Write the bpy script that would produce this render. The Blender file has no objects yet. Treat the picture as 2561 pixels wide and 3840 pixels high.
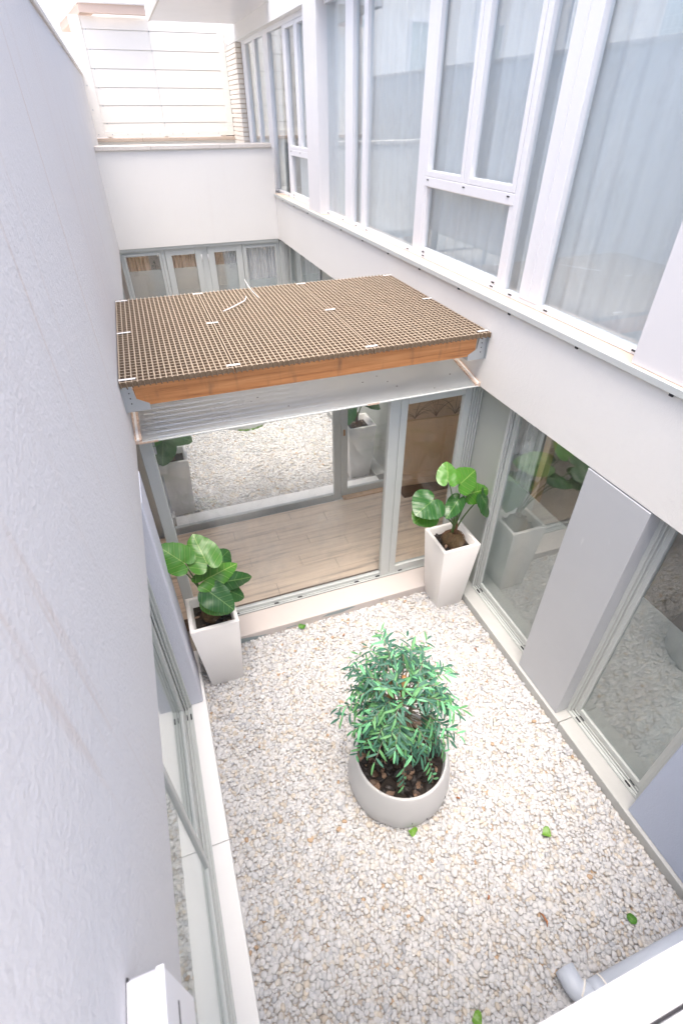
import bpy, bmesh, math, random
import numpy as np
from mathutils import Vector, Matrix, noise

random.seed(7); rng = np.random.default_rng(11)
S = bpy.context.scene
COL = S.collection

# ------------------------------------------------------------------ camera
cam_d = bpy.data.cameras.new('camera'); cam = bpy.data.objects.new('camera', cam_d); COL.objects.link(cam)
Rw = ((0.94032437, -0.34026271, -0.00337255), (0.2133014, 0.58168354, 0.78495017), (-0.26512752, -0.73882714, 0.61954972))
M3 = Matrix(Rw).transposed()
cam.matrix_world = Matrix.Translation((0, 0, 4.4)) @ M3.to_4x4()
cam_d.sensor_fit = 'VERTICAL'; cam_d.sensor_height = 36.0; cam_d.lens = 1900.39 / 3840 * 36
cam_d.clip_start = 0.02; cam_d.clip_end = 500
cam_d.dof.use_dof = True; cam_d.dof.focus_distance = 4.4; cam_d.dof.aperture_fstop = 3.2
S.camera = cam

# ------------------------------------------------------------------ sky, sun, exposure
SUN_EL, SUN_AZ = math.radians(80), math.radians(215)      # azimuth of the sun, clockwise from +Y
W = bpy.data.worlds.new('World'); S.world = W; W.use_nodes = True
wn = W.node_tree.nodes; wl = W.node_tree.links
bg = wn['Background']; sky = wn.new('ShaderNodeTexSky'); sky.sky_type = 'NISHITA'; sky.sun_disc = False
sky.sun_elevation = SUN_EL; sky.sun_rotation = SUN_AZ; sky.air_density = 0.8; sky.dust_density = 5.0; sky.ozone_density = 0.3
wl.new(sky.outputs[0], bg.inputs[0]); bg.inputs[1].default_value = 0.15
sd = bpy.data.lights.new('sun', 'SUN'); sd.energy = 1.0; sd.angle = math.radians(36); sd.color = (1, .945, .875)
sun = bpy.data.objects.new('sun', sd); COL.objects.link(sun)
dirv = Vector((math.sin(SUN_AZ) * math.cos(SUN_EL), math.cos(SUN_AZ) * math.cos(SUN_EL), math.sin(SUN_EL)))
sun.rotation_euler = dirv.to_track_quat('Z', 'Y').to_euler(); sun.location = (0, 0, 12)
S.view_settings.view_transform = 'Standard'; S.view_settings.look = 'None'
S.view_settings.gamma = 1; S.view_settings.exposure = 1.68
S.cycles.max_bounces = 14; S.cycles.transparent_max_bounces = 24; S.cycles.diffuse_bounces = 6; S.cycles.glossy_bounces = 6
S.cycles.use_denoising = True
S.cycles.sample_clamp_indirect = 6

# ------------------------------------------------------------------ materials
def newmat(name):
    m = bpy.data.materials.new(name); m.use_nodes = True
    nt = m.node_tree; return m, nt, nt.nodes['Principled BSDF'], nt.nodes['Material Output']
def N(nt, t, **kw):
    n = nt.nodes.new(t)
    for k, v in kw.items():
        if k.startswith('i_'): n.inputs[k[2:].replace('_', ' ')].default_value = v
        else: setattr(n, k, v)
    return n
def coords(nt, scale=(1, 1, 1), obj=True):
    tc = N(nt, 'ShaderNodeTexCoord'); mp = N(nt, 'ShaderNodeMapping'); mp.inputs['Scale'].default_value = scale
    nt.links.new(tc.outputs['Object' if obj else 'UV'], mp.inputs[0]); return mp.outputs[0]
def noise_tex(nt, vec, scale, detail=4, rough=.55):
    n = N(nt, 'ShaderNodeTexNoise'); n.inputs['Scale'].default_value = scale; n.inputs['Detail'].default_value = detail
    n.inputs['Roughness'].default_value = rough
    if vec is not None: nt.links.new(vec, n.inputs['Vector'])
    return n.outputs[0]
def ramp(nt, fac, stops):
    r = N(nt, 'ShaderNodeValToRGB'); e = r.color_ramp.elements
    e[0].position, e[0].color = stops[0][0], (*stops[0][1], 1)
    e[1].position, e[1].color = stops[-1][0], (*stops[-1][1], 1)
    for p, c in stops[1:-1]:
        q = e.new(p); q.color = (*c, 1)
    nt.links.new(fac, r.inputs[0]); return r.outputs[0]
def mix(nt, a, b, fac, mode='MIX'):
    m = N(nt, 'ShaderNodeMix', data_type='RGBA', blend_type=mode)
    def put(i, v):
        if isinstance(v, (tuple, list)): m.inputs[i].default_value = (*v, 1)
        elif isinstance(v, (int, float)): m.inputs[i].default_value = v
        else: nt.links.new(v, m.inputs[i])
    put(0, fac); put(6, a); put(7, b); return m.outputs[2]
def bump(nt, bs, h, strength, dist):
    b = N(nt, 'ShaderNodeBump'); b.inputs['Strength'].default_value = strength; b.inputs['Distance'].default_value = dist
    nt.links.new(h, b.inputs['Height']); nt.links.new(b.outputs[0], bs.inputs['Normal'])

def render_mat(name, col, grain=85, depth=.004, stain=None, stain_amt=.35, dirt=(.62, .58, .55)):
    m, nt, bs, out = newmat(name); v = coords(nt)
    big = noise_tex(nt, v, .7, 4); vs = coords(nt, (5, 5, .35)); st = noise_tex(nt, vs, 1.1, 6, .65)
    c = mix(nt, col, tuple(x * .93 for x in col), big)
    c = mix(nt, c, dirt, ramp_fac(nt, st, .56, .85, stain_amt * .5))
    if stain: c = mix(nt, c, stain, ramp_fac(nt, noise_tex(nt, coords(nt, (4, 7, .30)), 1.3, 6, .62), .56, .88, stain_amt))
    nt.links.new(c, bs.inputs['Base Color']); bs.inputs['Roughness'].default_value = .92
    bs.inputs['Specular IOR Level'].default_value = .25
    g = noise_tex(nt, v, grain, 3, .6); g2 = noise_tex(nt, v, grain * .3, 2)
    a = N(nt, 'ShaderNodeMath', operation='ADD'); nt.links.new(g, a.inputs[0]); nt.links.new(g2, a.inputs[1])
    bump(nt, bs, a.outputs[0], .55, depth); return m
def ramp_fac(nt, f, lo, hi, amt):
    r = N(nt, 'ShaderNodeMapRange', interpolation_type='SMOOTHSTEP'); r.inputs[1].default_value = lo; r.inputs[2].default_value = hi
    r.inputs[3].default_value = 0; r.inputs[4].default_value = amt; nt.links.new(f, r.inputs[0]); return r.outputs[0]
def paint_mat(name, col, rough=.4, metal=0, spot=.12, bumpd=0.0):
    m, nt, bs, out = newmat(name); v = coords(nt)
    n1 = noise_tex(nt, v, 2.3, 5, .6)
    c = mix(nt, col, tuple(x * (1 - spot) for x in col), n1)
    c = mix(nt, c, (.5, .44, .36), ramp_fac(nt, noise_tex(nt, v, 9, 6, .7), .62, .85, spot * 2))
    nt.links.new(c, bs.inputs['Base Color']); bs.inputs['Metallic'].default_value = metal
    rr = N(nt, 'ShaderNodeMapRange'); rr.inputs[3].default_value = rough * .8; rr.inputs[4].default_value = min(1, rough * 1.25)
    nt.links.new(n1, rr.inputs[0]); nt.links.new(rr.outputs[0], bs.inputs['Roughness'])
    if bumpd: bump(nt, bs, noise_tex(nt, v, 60, 3), .4, bumpd)
    return m
def stone_mat(name, a, b, scale=120):
    m, nt, bs, out = newmat(name); v = coords(nt)
    c = ramp(nt, noise_tex(nt, v, scale, 4, .8), [(.3, a), (.7, b)])
    c = mix(nt, c, (.36, .31, .26), ramp_fac(nt, noise_tex(nt, v, 3, 5, .7), .55, .8, .5))
    nt.links.new(c, bs.inputs['Base Color']); bs.inputs['Roughness'].default_value = .9
    bump(nt, bs, noise_tex(nt, v, scale * 1.3, 3), .6, .004); return m
def glass_mat(name, tint=(.9, .94, .93), ior=1.6):
    m, nt, bs, out = newmat(name); nt.nodes.remove(bs)
    lw = N(nt, 'ShaderNodeLayerWeight'); lw.inputs[0].default_value = .5
    pw = N(nt, 'ShaderNodeMath', operation='POWER'); nt.links.new(lw.outputs['Facing'], pw.inputs[0]); pw.inputs[1].default_value = 4.6
    r0 = ((ior - 1) / (ior + 1)) ** 2
    f = N(nt, 'ShaderNodeMapRange'); f.inputs[3].default_value = r0; f.inputs[4].default_value = .97; nt.links.new(pw.outputs[0], f.inputs[0])
    t = N(nt, 'ShaderNodeBsdfTransparent'); t.inputs[0].default_value = (*tint, 1)
    g = N(nt, 'ShaderNodeBsdfGlossy'); g.inputs['Roughness'].default_value = .0; g.inputs[0].default_value = (.95, .97, .97, 1)
    # dust film
    d = N(nt, 'ShaderNodeBsdfDiffuse'); d.inputs[0].default_value = (.7, .7, .68, 1)
    nz = noise_tex(nt, coords(nt, (1, 1, .6)), 2.2, 6, .65)
    ms0 = N(nt, 'ShaderNodeMixShader'); nt.links.new(ramp_fac(nt, nz, .45, .8, .10), ms0.inputs[0])
    nt.links.new(t.outputs[0], ms0.inputs[1]); nt.links.new(d.outputs[0], ms0.inputs[2])
    ms = N(nt, 'ShaderNodeMixShader'); nt.links.new(f.outputs[0], ms.inputs[0]); nt.links.new(ms0.outputs[0], ms.inputs[1]); nt.links.new(g.outputs[0], ms.inputs[2])
    nt.links.new(ms.outputs[0], out.inputs[0]); return m
def film_mat(name, col, op):
    m, nt, bs, out = newmat(name); nt.nodes.remove(bs)
    t = N(nt, 'ShaderNodeBsdfTransparent'); t.inputs[0].default_value = (.93, .95, .95, 1)
    d = N(nt, 'ShaderNodeBsdfDiffuse'); d.inputs[0].default_value = (*col, 1); tr = N(nt, 'ShaderNodeBsdfTranslucent'); tr.inputs[0].default_value = (*col, 1)
    a = N(nt, 'ShaderNodeMixShader'); a.inputs[0].default_value = .4; nt.links.new(d.outputs[0], a.inputs[1]); nt.links.new(tr.outputs[0], a.inputs[2])
    ms = N(nt, 'ShaderNodeMixShader'); ms.inputs[0].default_value = op; nt.links.new(t.outputs[0], ms.inputs[1]); nt.links.new(a.outputs[0], ms.inputs[2])
    nt.links.new(ms.outputs[0], out.inputs[0]); return m
def cloth_mat(name, col, trans=.35):
    m, nt, bs, out = newmat(name)
    c = mix(nt, col, tuple(x * .85 for x in col), noise_tex(nt, coords(nt, (1, 1, .1)), 14, 3))
    nt.links.new(c, bs.inputs['Base Color']); bs.inputs['Roughness'].default_value = .9
    tr = N(nt, 'ShaderNodeBsdfTranslucent'); nt.links.new(c, tr.inputs[0])
    ms = N(nt, 'ShaderNodeMixShader'); ms.inputs[0].default_value = trans
    nt.links.new(bs.outputs[0], ms.inputs[1]); nt.links.new(tr.outputs[0], ms.inputs[2]); nt.links.new(ms.outputs[0], out.inputs[0]); return m
def wood_mat(name, a, b, dark, axis=0, scale=1.0, rough=.5, weather=0.0):
    m, nt, bs, out = newmat(name); sc = [26, 26, 26]; sc[axis] = 1.1
    v = coords(nt, tuple(x * scale for x in sc)); n = noise_tex(nt, v, 1.0, 6, .65)
    c = ramp(nt, n, [(.28, dark), (.45, b), (.68, a)])
    sc2 = [9, 9, 9]; sc2[axis] = .8
    c = mix(nt, c, dark, ramp_fac(nt, noise_tex(nt, coords(nt, tuple(sc2)), 1.6, 3), .55, .8, .55))
    if weather:
        c = mix(nt, c, (.07, .06, .05), ramp_fac(nt, noise_tex(nt, coords(nt, (9, 3, 2.2)), 1.2, 5), .52, .8, weather))
    nt.links.new(c, bs.inputs['Base Color']); bs.inputs['Roughness'].default_value = rough
    bump(nt, bs, n, .25, .002); return m
def leaf_big_mat(name, base, light, vein):
    m, nt, bs, out = newmat(name)
    uv = N(nt, 'ShaderNodeUVMap'); sep = N(nt, 'ShaderNodeSeparateXYZ'); nt.links.new(uv.outputs[0], sep.inputs[0])
    def mth(op, a, b=None):
        q = N(nt, 'ShaderNodeMath', operation=op)
        for i, x in enumerate((a, b)):
            if x is None: continue
            if isinstance(x, (int, float)): q.inputs[i].default_value = x
            else: nt.links.new(x, q.inputs[i])
        return q.outputs[0]
    ax = sep.outputs[0]; ay = mth('ABSOLUTE', mth('SUBTRACT', sep.outputs[1], .5))
    mid = mth('MULTIPLY', mth('LESS_THAN', ay, .007), .7)
    ph = mth('MULTIPLY', mth('SUBTRACT', ax, mth('MULTIPLY', ay, .75)), 7.0)
    fr = mth('ABSOLUTE', mth('SUBTRACT', mth('FRACT', ph), .5))
    lat = ramp_fac(nt, fr, .455, .5, .75)
    mk = mth('MAXIMUM', mid, lat)
    c = mix(nt, base, light, noise_tex(nt, coords(nt), 9, 4))
    dk = mix(nt, c, tuple(x * .7 for x in base), ramp_fac(nt, fr, .05, .3, .3))
    c = mix(nt, dk, vein, mk)
    nt.links.new(c, bs.inputs['Base Color']); bs.inputs['Roughness'].default_value = .34
    bs.inputs['Specular IOR Level'].default_value = .5
    h = mth('COSINE', mth('MULTIPLY', ph, 6.2832)); bump(nt, bs, h, .14, .003)
    tr = N(nt, 'ShaderNodeBsdfTranslucent'); nt.links.new(mix(nt, c, (.2, .5, .05), .5), tr.inputs[0])
    ms = N(nt, 'ShaderNodeMixShader'); ms.inputs[0].default_value = .18
    nt.links.new(bs.outputs[0], ms.inputs[1]); nt.links.new(tr.outputs[0], ms.inputs[2]); nt.links.new(ms.outputs[0], out.inputs[0]); return m
def small_leaf_mat(name, a, b, rib):
    m, nt, bs, out = newmat(name)
    uv = N(nt, 'ShaderNodeUVMap'); sep = N(nt, 'ShaderNodeSeparateXYZ'); nt.links.new(uv.outputs[0], sep.inputs[0])
    s = N(nt, 'ShaderNodeMath', operation='SUBTRACT'); nt.links.new(sep.outputs[1], s.inputs[0]); s.inputs[1].default_value = .5
    ab = N(nt, 'ShaderNodeMath', operation='ABSOLUTE'); nt.links.new(s.outputs[0], ab.inputs[0])
    c = mix(nt, a, b, noise_tex(nt, coords(nt), 18, 3))
    c = mix(nt, rib, c, ramp_fac(nt, ab.outputs[0], .03, .14, 1))
    nt.links.new(c, bs.inputs['Base Color']); bs.inputs['Roughness'].default_value = .55
    tr = N(nt, 'ShaderNodeBsdfTranslucent'); nt.links.new(c, tr.inputs[0])
    ms = N(nt, 'ShaderNodeMixShader'); ms.inputs[0].default_value = .15
    nt.links.new(bs.outputs[0], ms.inputs[1]); nt.links.new(tr.outputs[0], ms.inputs[2]); nt.links.new(ms.outputs[0], out.inputs[0]); return m
def attr_mat(name, rough=.6):
    m, nt, bs, out = newmat(name); at = N(nt, 'ShaderNodeAttribute', attribute_name='col')
    v = coords(nt); c = mix(nt, at.outputs[0], (.50, .47, .44), ramp_fac(nt, noise_tex(nt, v, 90, 4, .7), .55, .8, .2))
    c = mix(nt, c, (.36, .29, .23), ramp_fac(nt, noise_tex(nt, v, 1.6, 5, .7), .54, .80, .28))
    nt.links.new(c, bs.inputs['Base Color']); bs.inputs['Roughness'].default_value = rough
    bs.inputs['Specular IOR Level'].default_value = .3; return m
def chip_mat(name):
    m, nt, bs, out = newmat(name); oi = N(nt, 'ShaderNodeObjectInfo')
    c = ramp(nt, oi.outputs['Random'], [(.0, (.012, .010, .010)), (.66, (.025, .019, .017)), (.80, (.10, .06, .042)), (1, (.32, .21, .145))])
    c = mix(nt, c, (.01, .008, .008), ramp_fac(nt, noise_tex(nt, coords(nt, (40, 40, 160)), 1.5, 4), .5, .8, .7))
    nt.links.new(c, bs.inputs['Base Color']); bs.inputs['Roughness'].default_value = .55
    bump(nt, bs, noise_tex(nt, coords(nt), 120, 3), .8, .004); return m
def pebble_obj_mat(name):
    m, nt, bs, out = newmat(name); oi = N(nt, 'ShaderNodeObjectInfo')
    c = ramp(nt, oi.outputs['Random'], [(.0, (.54, .545, .56)), (.45, (.57, .57, .575)), (.7, (.51, .515, .53)), (.90, (.55, .52, .47)), (.97, (.43, .445, .47)), (1, (.45, .38, .30))])
    c = mix(nt, c, (.55, .5, .44), ramp_fac(nt, noise_tex(nt, coords(nt), 70, 4, .7), .55, .8, .25))
    nt.links.new(c, bs.inputs['Base Color']); bs.inputs['Roughness'].default_value = .6; bs.inputs['Specular IOR Level'].default_value = .3; return m

WHITE = render_mat('render_white', (.82, .81, .785), 95, .0035, (.60, .50, .42), .10)
LEFTW = render_mat('render_left', (.70, .69, .69), 75, .008, (.50, .34, .22), .75)
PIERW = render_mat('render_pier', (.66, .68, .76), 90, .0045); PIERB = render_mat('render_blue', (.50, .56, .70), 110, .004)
UPAL = paint_mat('white_aluminium', (.82, .82, .84), .35, 0, .05)
UPP = paint_mat('pilaster_panel', (.78, .77, .78), .4, 0, .05)
GRAL = paint_mat('grey_green_aluminium', (.57, .60, .59), .35, 0, .10)
PANEL = paint_mat('grey_panel', (.52, .54, .57), .45, 0, .08)
def scratch(m):
    nt = m.node_tree; bs = nt.nodes['Principled BSDF']; src = bs.inputs['Base Color'].links[0].from_socket
    f = ramp_fac(nt, noise_tex(nt, coords(nt, (3, 9, 1.6)), 1.9, 6, .7), .62, .78, .35)
    nt.links.new(mix(nt, src, (.78, .79, .80), f), bs.inputs['Base Color'])
scratch(PANEL)
RECESS = paint_mat('recess_panel', (.46, .49, .46), .45, 0, .08)
CURB = paint_mat('curb_concrete', (.52, .53, .52), .8, 0, .22, .002)
CURBT = paint_mat('curb_top', (.84, .84, .84), .6, 0, .08, .001)
PAVC = paint_mat('pavilion_curb', (.60, .55, .525), .6, 0, .10, .001)
SILLM = paint_mat('sill_cream', (.66, .55, .45), .7, 0, .16, .001)
COPE = stone_mat('coping_stone', (.50, .46, .42), (.80, .76, .72))
COPEB = stone_mat('brown_coping', (.40, .31, .25), (.62, .52, .44))
GLASS = glass_mat('glass', (.985, .992, .99), 1.52); GLASSB = glass_mat('glass_upper', (.96, .985, .99), 1.92); GLASSD = glass_mat('glass_door', (.96, .98, .975), 2.0)
FILM = film_mat('frosted_film', (.84, .88, .88), .38)
DARK = paint_mat('dark_plastic', (.03, .03, .035), .5)
BEAM = wood_mat('pine_beam', (.66, .32, .13), (.50, .21, .075), (.20, .075, .028), 0, 1.0, .5, .5)
WOODT = wood_mat('oak_trim', (.74, .50, .30), (.66, .43, .25), (.48, .29, .16), 2, .6, .5)
PLANK = wood_mat('laminate', (.88, .73, .57), (.76, .61, .47), (.38, .30, .235), 0, .8, .33)
DFLOOR = wood_mat('dark_floor', (.26, .17, .12), (.21, .14, .10), (.11, .075, .055), 0, .8, .3)
WAINS = paint_mat('wainscot_paint', (.93, .66, .42), .5, 0, .04)
WALLP = paint_mat('wallpaper', (.74, .54, .37), .8, 0, .05)
BEIGE = paint_mat('interior_paint', (.88, .84, .78), .8)
GRP = stone_mat('grating_shaded_side', (.145, .10, .063), (.25, .185, .125), 60); GRPT = stone_mat('grating_lit_top', (.26, .20, .14), (.41, .34, .265), 60)  # shade between the bars painted into dark sides, light into paler tops
CLIPM = paint_mat('galvanised_strip', (.80, .79, .78), .4, .1, .1)
STEEL = paint_mat('galvanised', (.55, .58, .60), .4, .6, .15)
POTW = paint_mat('white_polymer', (.87, .85, .835), .45, 0, .05)
POTG = paint_mat('pale_grey_polymer', (.60, .605, .615), .5, 0, .05)
SOIL = stone_mat('soil', (.012, .010, .009), (.05, .038, .03), 60)
GRIT = stone_mat('grit_bed', (.37, .325, .285), (.55, .505, .46), 60)
CHIP = chip_mat('bark')
PEBA = attr_mat('pebble_white'); PEBO = pebble_obj_mat('pebble_single')
EARD = leaf_big_mat('elephant_leaf_dark', (.018, .085, .022), (.03, .12, .03), (.22, .36, .12))
EARL = leaf_big_mat('elephant_leaf_bright', (.055, .20, .022), (.09, .27, .035), (.38, .52, .16))
STEM = paint_mat('petiole', (.10, .19, .055), .5); BARKM = stone_mat('stem_bark', (.12, .06, .035), (.28, .16, .09), 40)
ROOT = stone_mat('root_ball', (.035, .025, .018), (.20, .13, .06), 70)
LF1 = small_leaf_mat('bush_leaf_dark', (.035, .125, .085), (.06, .18, .12), (.08, .21, .145))
LF2 = small_leaf_mat('bush_leaf_mid', (.085, .26, .11), (.14, .34, .12), (.16, .40, .18))
LF3 = small_leaf_mat('bush_leaf_mint', (.16, .50, .24), (.23, .58, .30), (.07, .34, .15))
TWIG = paint_mat('twig', (.28, .24, .18), .7); BAMB = wood_mat('bamboo', (.46, .26, .11), (.38, .20, .08), (.22, .11, .045), 2, 1.0, .45)
PIPE = paint_mat('grey_pvc', (.55, .60, .68), .45, 0, .04)
FENCE = paint_mat('fence_white', (.87, .84, .79), .45, 0, .05)
BRICK = stone_mat('pale_brick', (.84, .78, .70), (.89, .84, .77), 50); MORTAR = stone_mat('mortar', (.66, .52, .4), (.72, .6, .48), 60)
CURT = cloth_mat('sheer_white', (.93, .94, .95), .18); CURTAN = cloth_mat('tan_curtain', (.80, .60, .44), .12); CURTW = cloth_mat('white_curtain', (.88, .88, .89), .15)
RUST = stone_mat('rusty_sealant', (.45, .28, .18), (.78, .66, .56), 40)
GREENL = leaf_big_mat('fallen_green', (.14, .32, .04), (.2, .40, .06), (.28, .46, .12))
BROWNL = paint_mat('fallen_brown', (.34, .14, .06), .7)
INDOORG = small_leaf_mat('indoor_leaf', (.02, .10, .03), (.05, .2, .05), (.05, .2, .05))
PAT = paint_mat('wallpaper_print', (.30, .19, .12), .8)
FASCIA = render_mat('fascia', (.66, .52, .44), 60, .002, (.45, .20, .08), .8)

# frosted roof sheet: diffuse-translucent with a glossy face
ROOFM, nt, bs, out = newmat('frosted_roof')
bs.inputs['Roughness'].default_value = .12; bs.inputs['Specular IOR Level'].default_value = .8
c = mix(nt, (.60, .68, .72), (.64, .66, .66), noise_tex(nt, coords(nt), 3, 5)); c = mix(nt, c, (.35, .30, .25), ramp_fac(nt, noise_tex(nt, coords(nt), 55, 5, .8), .68, .8, .6))
nt.links.new(c, bs.inputs['Base Color'])
tr = N(nt, 'ShaderNodeBsdfTranslucent'); tr.inputs[0].default_value = (.92, .93, .93, 1)
tp = N(nt, 'ShaderNodeBsdfTransparent')
ms = N(nt, 'ShaderNodeMixShader'); ms.inputs[0].default_value = .64
nt.links.new(bs.outputs[0], ms.inputs[1]); nt.links.new(tr.outputs[0], ms.inputs[2])
gl_ = N(nt, 'ShaderNodeBsdfGlossy'); gl_.inputs['Roughness'].default_value = .015
lw_ = N(nt, 'ShaderNodeLayerWeight'); lw_.inputs[0].default_value = .5
pw_ = N(nt, 'ShaderNodeMath', operation='POWER'); nt.links.new(lw_.outputs['Facing'], pw_.inputs[0]); pw_.inputs[1].default_value = 4.0
mr_ = N(nt, 'ShaderNodeMapRange'); mr_.inputs[3].default_value = .24; mr_.inputs[4].default_value = .95; nt.links.new(pw_.outputs[0], mr_.inputs[0])
mg_ = N(nt, 'ShaderNodeMixShader'); nt.links.new(mr_.outputs[0], mg_.inputs[0]); nt.links.new(ms.outputs[0], mg_.inputs[1]); nt.links.new(gl_.outputs[0], mg_.inputs[2])
nt.links.new(mg_.outputs[0], out.inputs[0])

# ------------------------------------------------------------------ mesh helpers
class MB:
    def __init__(s): s.v = []; s.f = []; s.uv = []
    def add(s, vs, fs):
        o = len(s.v); s.v += [tuple(x) for x in vs]; s.f += [tuple(i + o for i in f) for f in fs]; return s
    def box(s, x0, x1, y0, y1, z0, z1, ch=0.0):
        if x1 < x0: x0, x1 = x1, x0
        if y1 < y0: y0, y1 = y1, y0
        if z1 < z0: z0, z1 = z1, z0
        ch = min(ch, (x1 - x0) * .45, (y1 - y0) * .45, (z1 - z0) * .45)
        if ch <= 0:
            v = [(x, y, z) for x in (x0, x1) for y in (y0, y1) for z in (z0, z1)]
            return s.add(v, [(0, 1, 3, 2), (4, 6, 7, 5), (0, 4, 5, 1), (2, 3, 7, 6), (0, 2, 6, 4), (1, 5, 7, 3)])
        P = {}; vs = []
        X = (x0, x1); Y = (y0, y1); Z = (z0, z1)
        for i in (0, 1):
            for j in (0, 1):
                for k in (0, 1):
                    dx = ch if i == 0 else -ch; dy = ch if j == 0 else -ch; dz = ch if k == 0 else -ch
                    for a, p in (('x', (X[i], Y[j] + dy, Z[k] + dz)), ('y', (X[i] + dx, Y[j], Z[k] + dz)), ('z', (X[i] + dx, Y[j] + dy, Z[k]))):
                        P[i, j, k, a] = len(vs); vs.append(p)
        F = []
        for i in (0, 1): F.append([P[i, 0, 0, 'x'], P[i, 0, 1, 'x'], P[i, 1, 1, 'x'], P[i, 1, 0, 'x']][::(1 if i == 0 else -1)])
        for j in (0, 1): F.append([P[0, j, 0, 'y'], P[1, j, 0, 'y'], P[1, j, 1, 'y'], P[0, j, 1, 'y']][::(1 if j == 0 else -1)])
        for k in (0, 1): F.append([P[0, 0, k, 'z'], P[0, 1, k, 'z'], P[1, 1, k, 'z'], P[1, 0, k, 'z']][::(1 if k == 0 else -1)])
        for i in (0, 1):
            for j in (0, 1): F.append([P[i, j, 0, 'x'], P[i, j, 0, 'y'], P[i, j, 1, 'y'], P[i, j, 1, 'x']][::(1 if i == j else -1)])
        for i in (0, 1):
            for k in (0, 1): F.append([P[i, 0, k, 'x'], P[i, 1, k, 'x'], P[i, 1, k, 'z'], P[i, 0, k, 'z']][::(1 if i == k else -1)])
        for j in (0, 1):
            for k in (0, 1): F.append([P[0, j, k, 'y'], P[0, j, k, 'z'], P[1, j, k, 'z'], P[1, j, k, 'y']][::(1 if j == k else -1)])
        for i in (0, 1):
            for j in (0, 1):
                for k in (0, 1): F.append([P[i, j, k, 'x'], P[i, j, k, 'y'], P[i, j, k, 'z']][::(1 if (i + j + k) % 2 == 1 else -1)])
        return s.add(vs, F)
    def prism(s, pts, ext):
        """pts: polygon (3d points), ext: extrusion vector"""
        n = len(pts); e = Vector(ext); a = [Vector(p) for p in pts]; b = [p + e for p in a]
        return s.add(a + b, [tuple(range(n))[::-1], tuple(range(n, 2 * n))] + [(i, (i + 1) % n, n + (i + 1) % n, n + i) for i in range(n)])
    def tube(s, pts, radii, n=8, cap=True):
        pts = [Vector(p) for p in pts]
        if not hasattr(radii, '__len__'): radii = [radii] * len(pts)
        rings = []; up = None
        for i, p in enumerate(pts):
            t = (pts[min(i + 1, len(pts) - 1)] - pts[max(i - 1, 0)]).normalized()
            if up is None: up = t.orthogonal().normalized()
            u = (up - t * up.dot(t)); u = u.normalized() if u.length > 1e-5 else t.orthogonal().normalized(); w = t.cross(u); up = u
            rings.append([p + (u * math.cos(a) + w * math.sin(a)) * radii[i] for a in [2 * math.pi * k / n for k in range(n)]])
        vs = [q for r in rings for q in r]; F = []
        for i in range(len(rings) - 1):
            for k in range(n): F.append((i * n + k, i * n + (k + 1) % n, (i + 1) * n + (k + 1) % n, (i + 1) * n + k))
        if cap: F += [tuple(range(n))[::-1], tuple(range((len(rings) - 1) * n, len(rings) * n))]
        return s.add(vs, F)
    def lathe(s, c, prof, n=48):
        vs = [(c[0] + r * math.cos(2 * math.pi * k / n), c[1] + r * math.sin(2 * math.pi * k / n), c[2] + z) for r, z in prof for k in range(n)]
        F = []
        for i in range(len(prof) - 1):
            for k in range(n): F.append((i * n + k, i * n + (k + 1) % n, (i + 1) * n + (k + 1) % n, (i + 1) * n + k))
        F += [tuple(range(n))[::-1]]
        return s.add(vs, F)

def mesh_of(mb, name, mat, off=(0, 0, 0), smooth=False):
    me = bpy.data.meshes.new(name); o = Vector(off)
    me.from_pydata([tuple(Vector(p) - o) for p in mb.v], [], mb.f); me.update()
    if mat: me.materials.append(mat)
    if smooth: me.polygons.foreach_set('use_smooth', [True] * len(me.polygons))
    return me
def origin(par):
    o = Vector((0, 0, 0)); p = par
    while p is not None: o += p.location; p = p.parent
    return o
def tag(o, label=None, cat=None, group=None, kind=None):
    if label: o['label'] = label
    if cat: o['category'] = cat
    if group: o['group'] = group
    if kind: o['kind'] = kind
    return o
def thing(name, loc, label, cat, group=None):
    o = bpy.data.objects.new(name, None); COL.objects.link(o); o.location = loc; o.empty_display_size = .1
    return tag(o, label, cat, group)
def part(name, mb, mat, par=None, smooth=False, loc=None, label=None):
    """mesh object whose vertices are given in world space; origin = the parent's origin (or loc)"""
    off = origin(par) if par is not None else Vector(loc or (0, 0, 0))
    o = bpy.data.objects.new(name, mesh_of(mb, name, mat, off, smooth)); COL.objects.link(o)
    if par is not None: o.parent = par
    else: o.location = off
    if label: o['label'] = label
    return o
def B(x0, x1, y0, y1, z0, z1, ch=0.0): return MB().box(x0, x1, y0, y1, z0, z1, ch)
def place(name, me, par, loc, rot=None, scale=None):
    o = bpy.data.objects.new(name, me); COL.objects.link(o); o.parent = par
    o.location = Vector(loc) - origin(par)
    if rot is not None: o.rotation_euler = rot
    if scale is not None: o.scale = scale
    return o
def smooth_by_angle(o, deg=35):
    me = o.data; me.polygons.foreach_set('use_smooth', [True] * len(me.polygons))
    bm = bmesh.new(); bm.from_mesh(me)
    for e in bm.edges:
        if len(e.link_faces) == 2 and e.calc_face_angle(0) > math.radians(deg): e.smooth = False
    bm.to_mesh(me); bm.free()

XL, XR = -.335, 2.66           # faces of the two long walls
ZB = 2.43                      # underside of the upper storey
# ------------------------------------------------------------------ ground
g = part('ground', B(-60, 60, -60, 80, -.5, -.09), GRIT, loc=(0, 0, 0)); tag(g, kind='structure')

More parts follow.
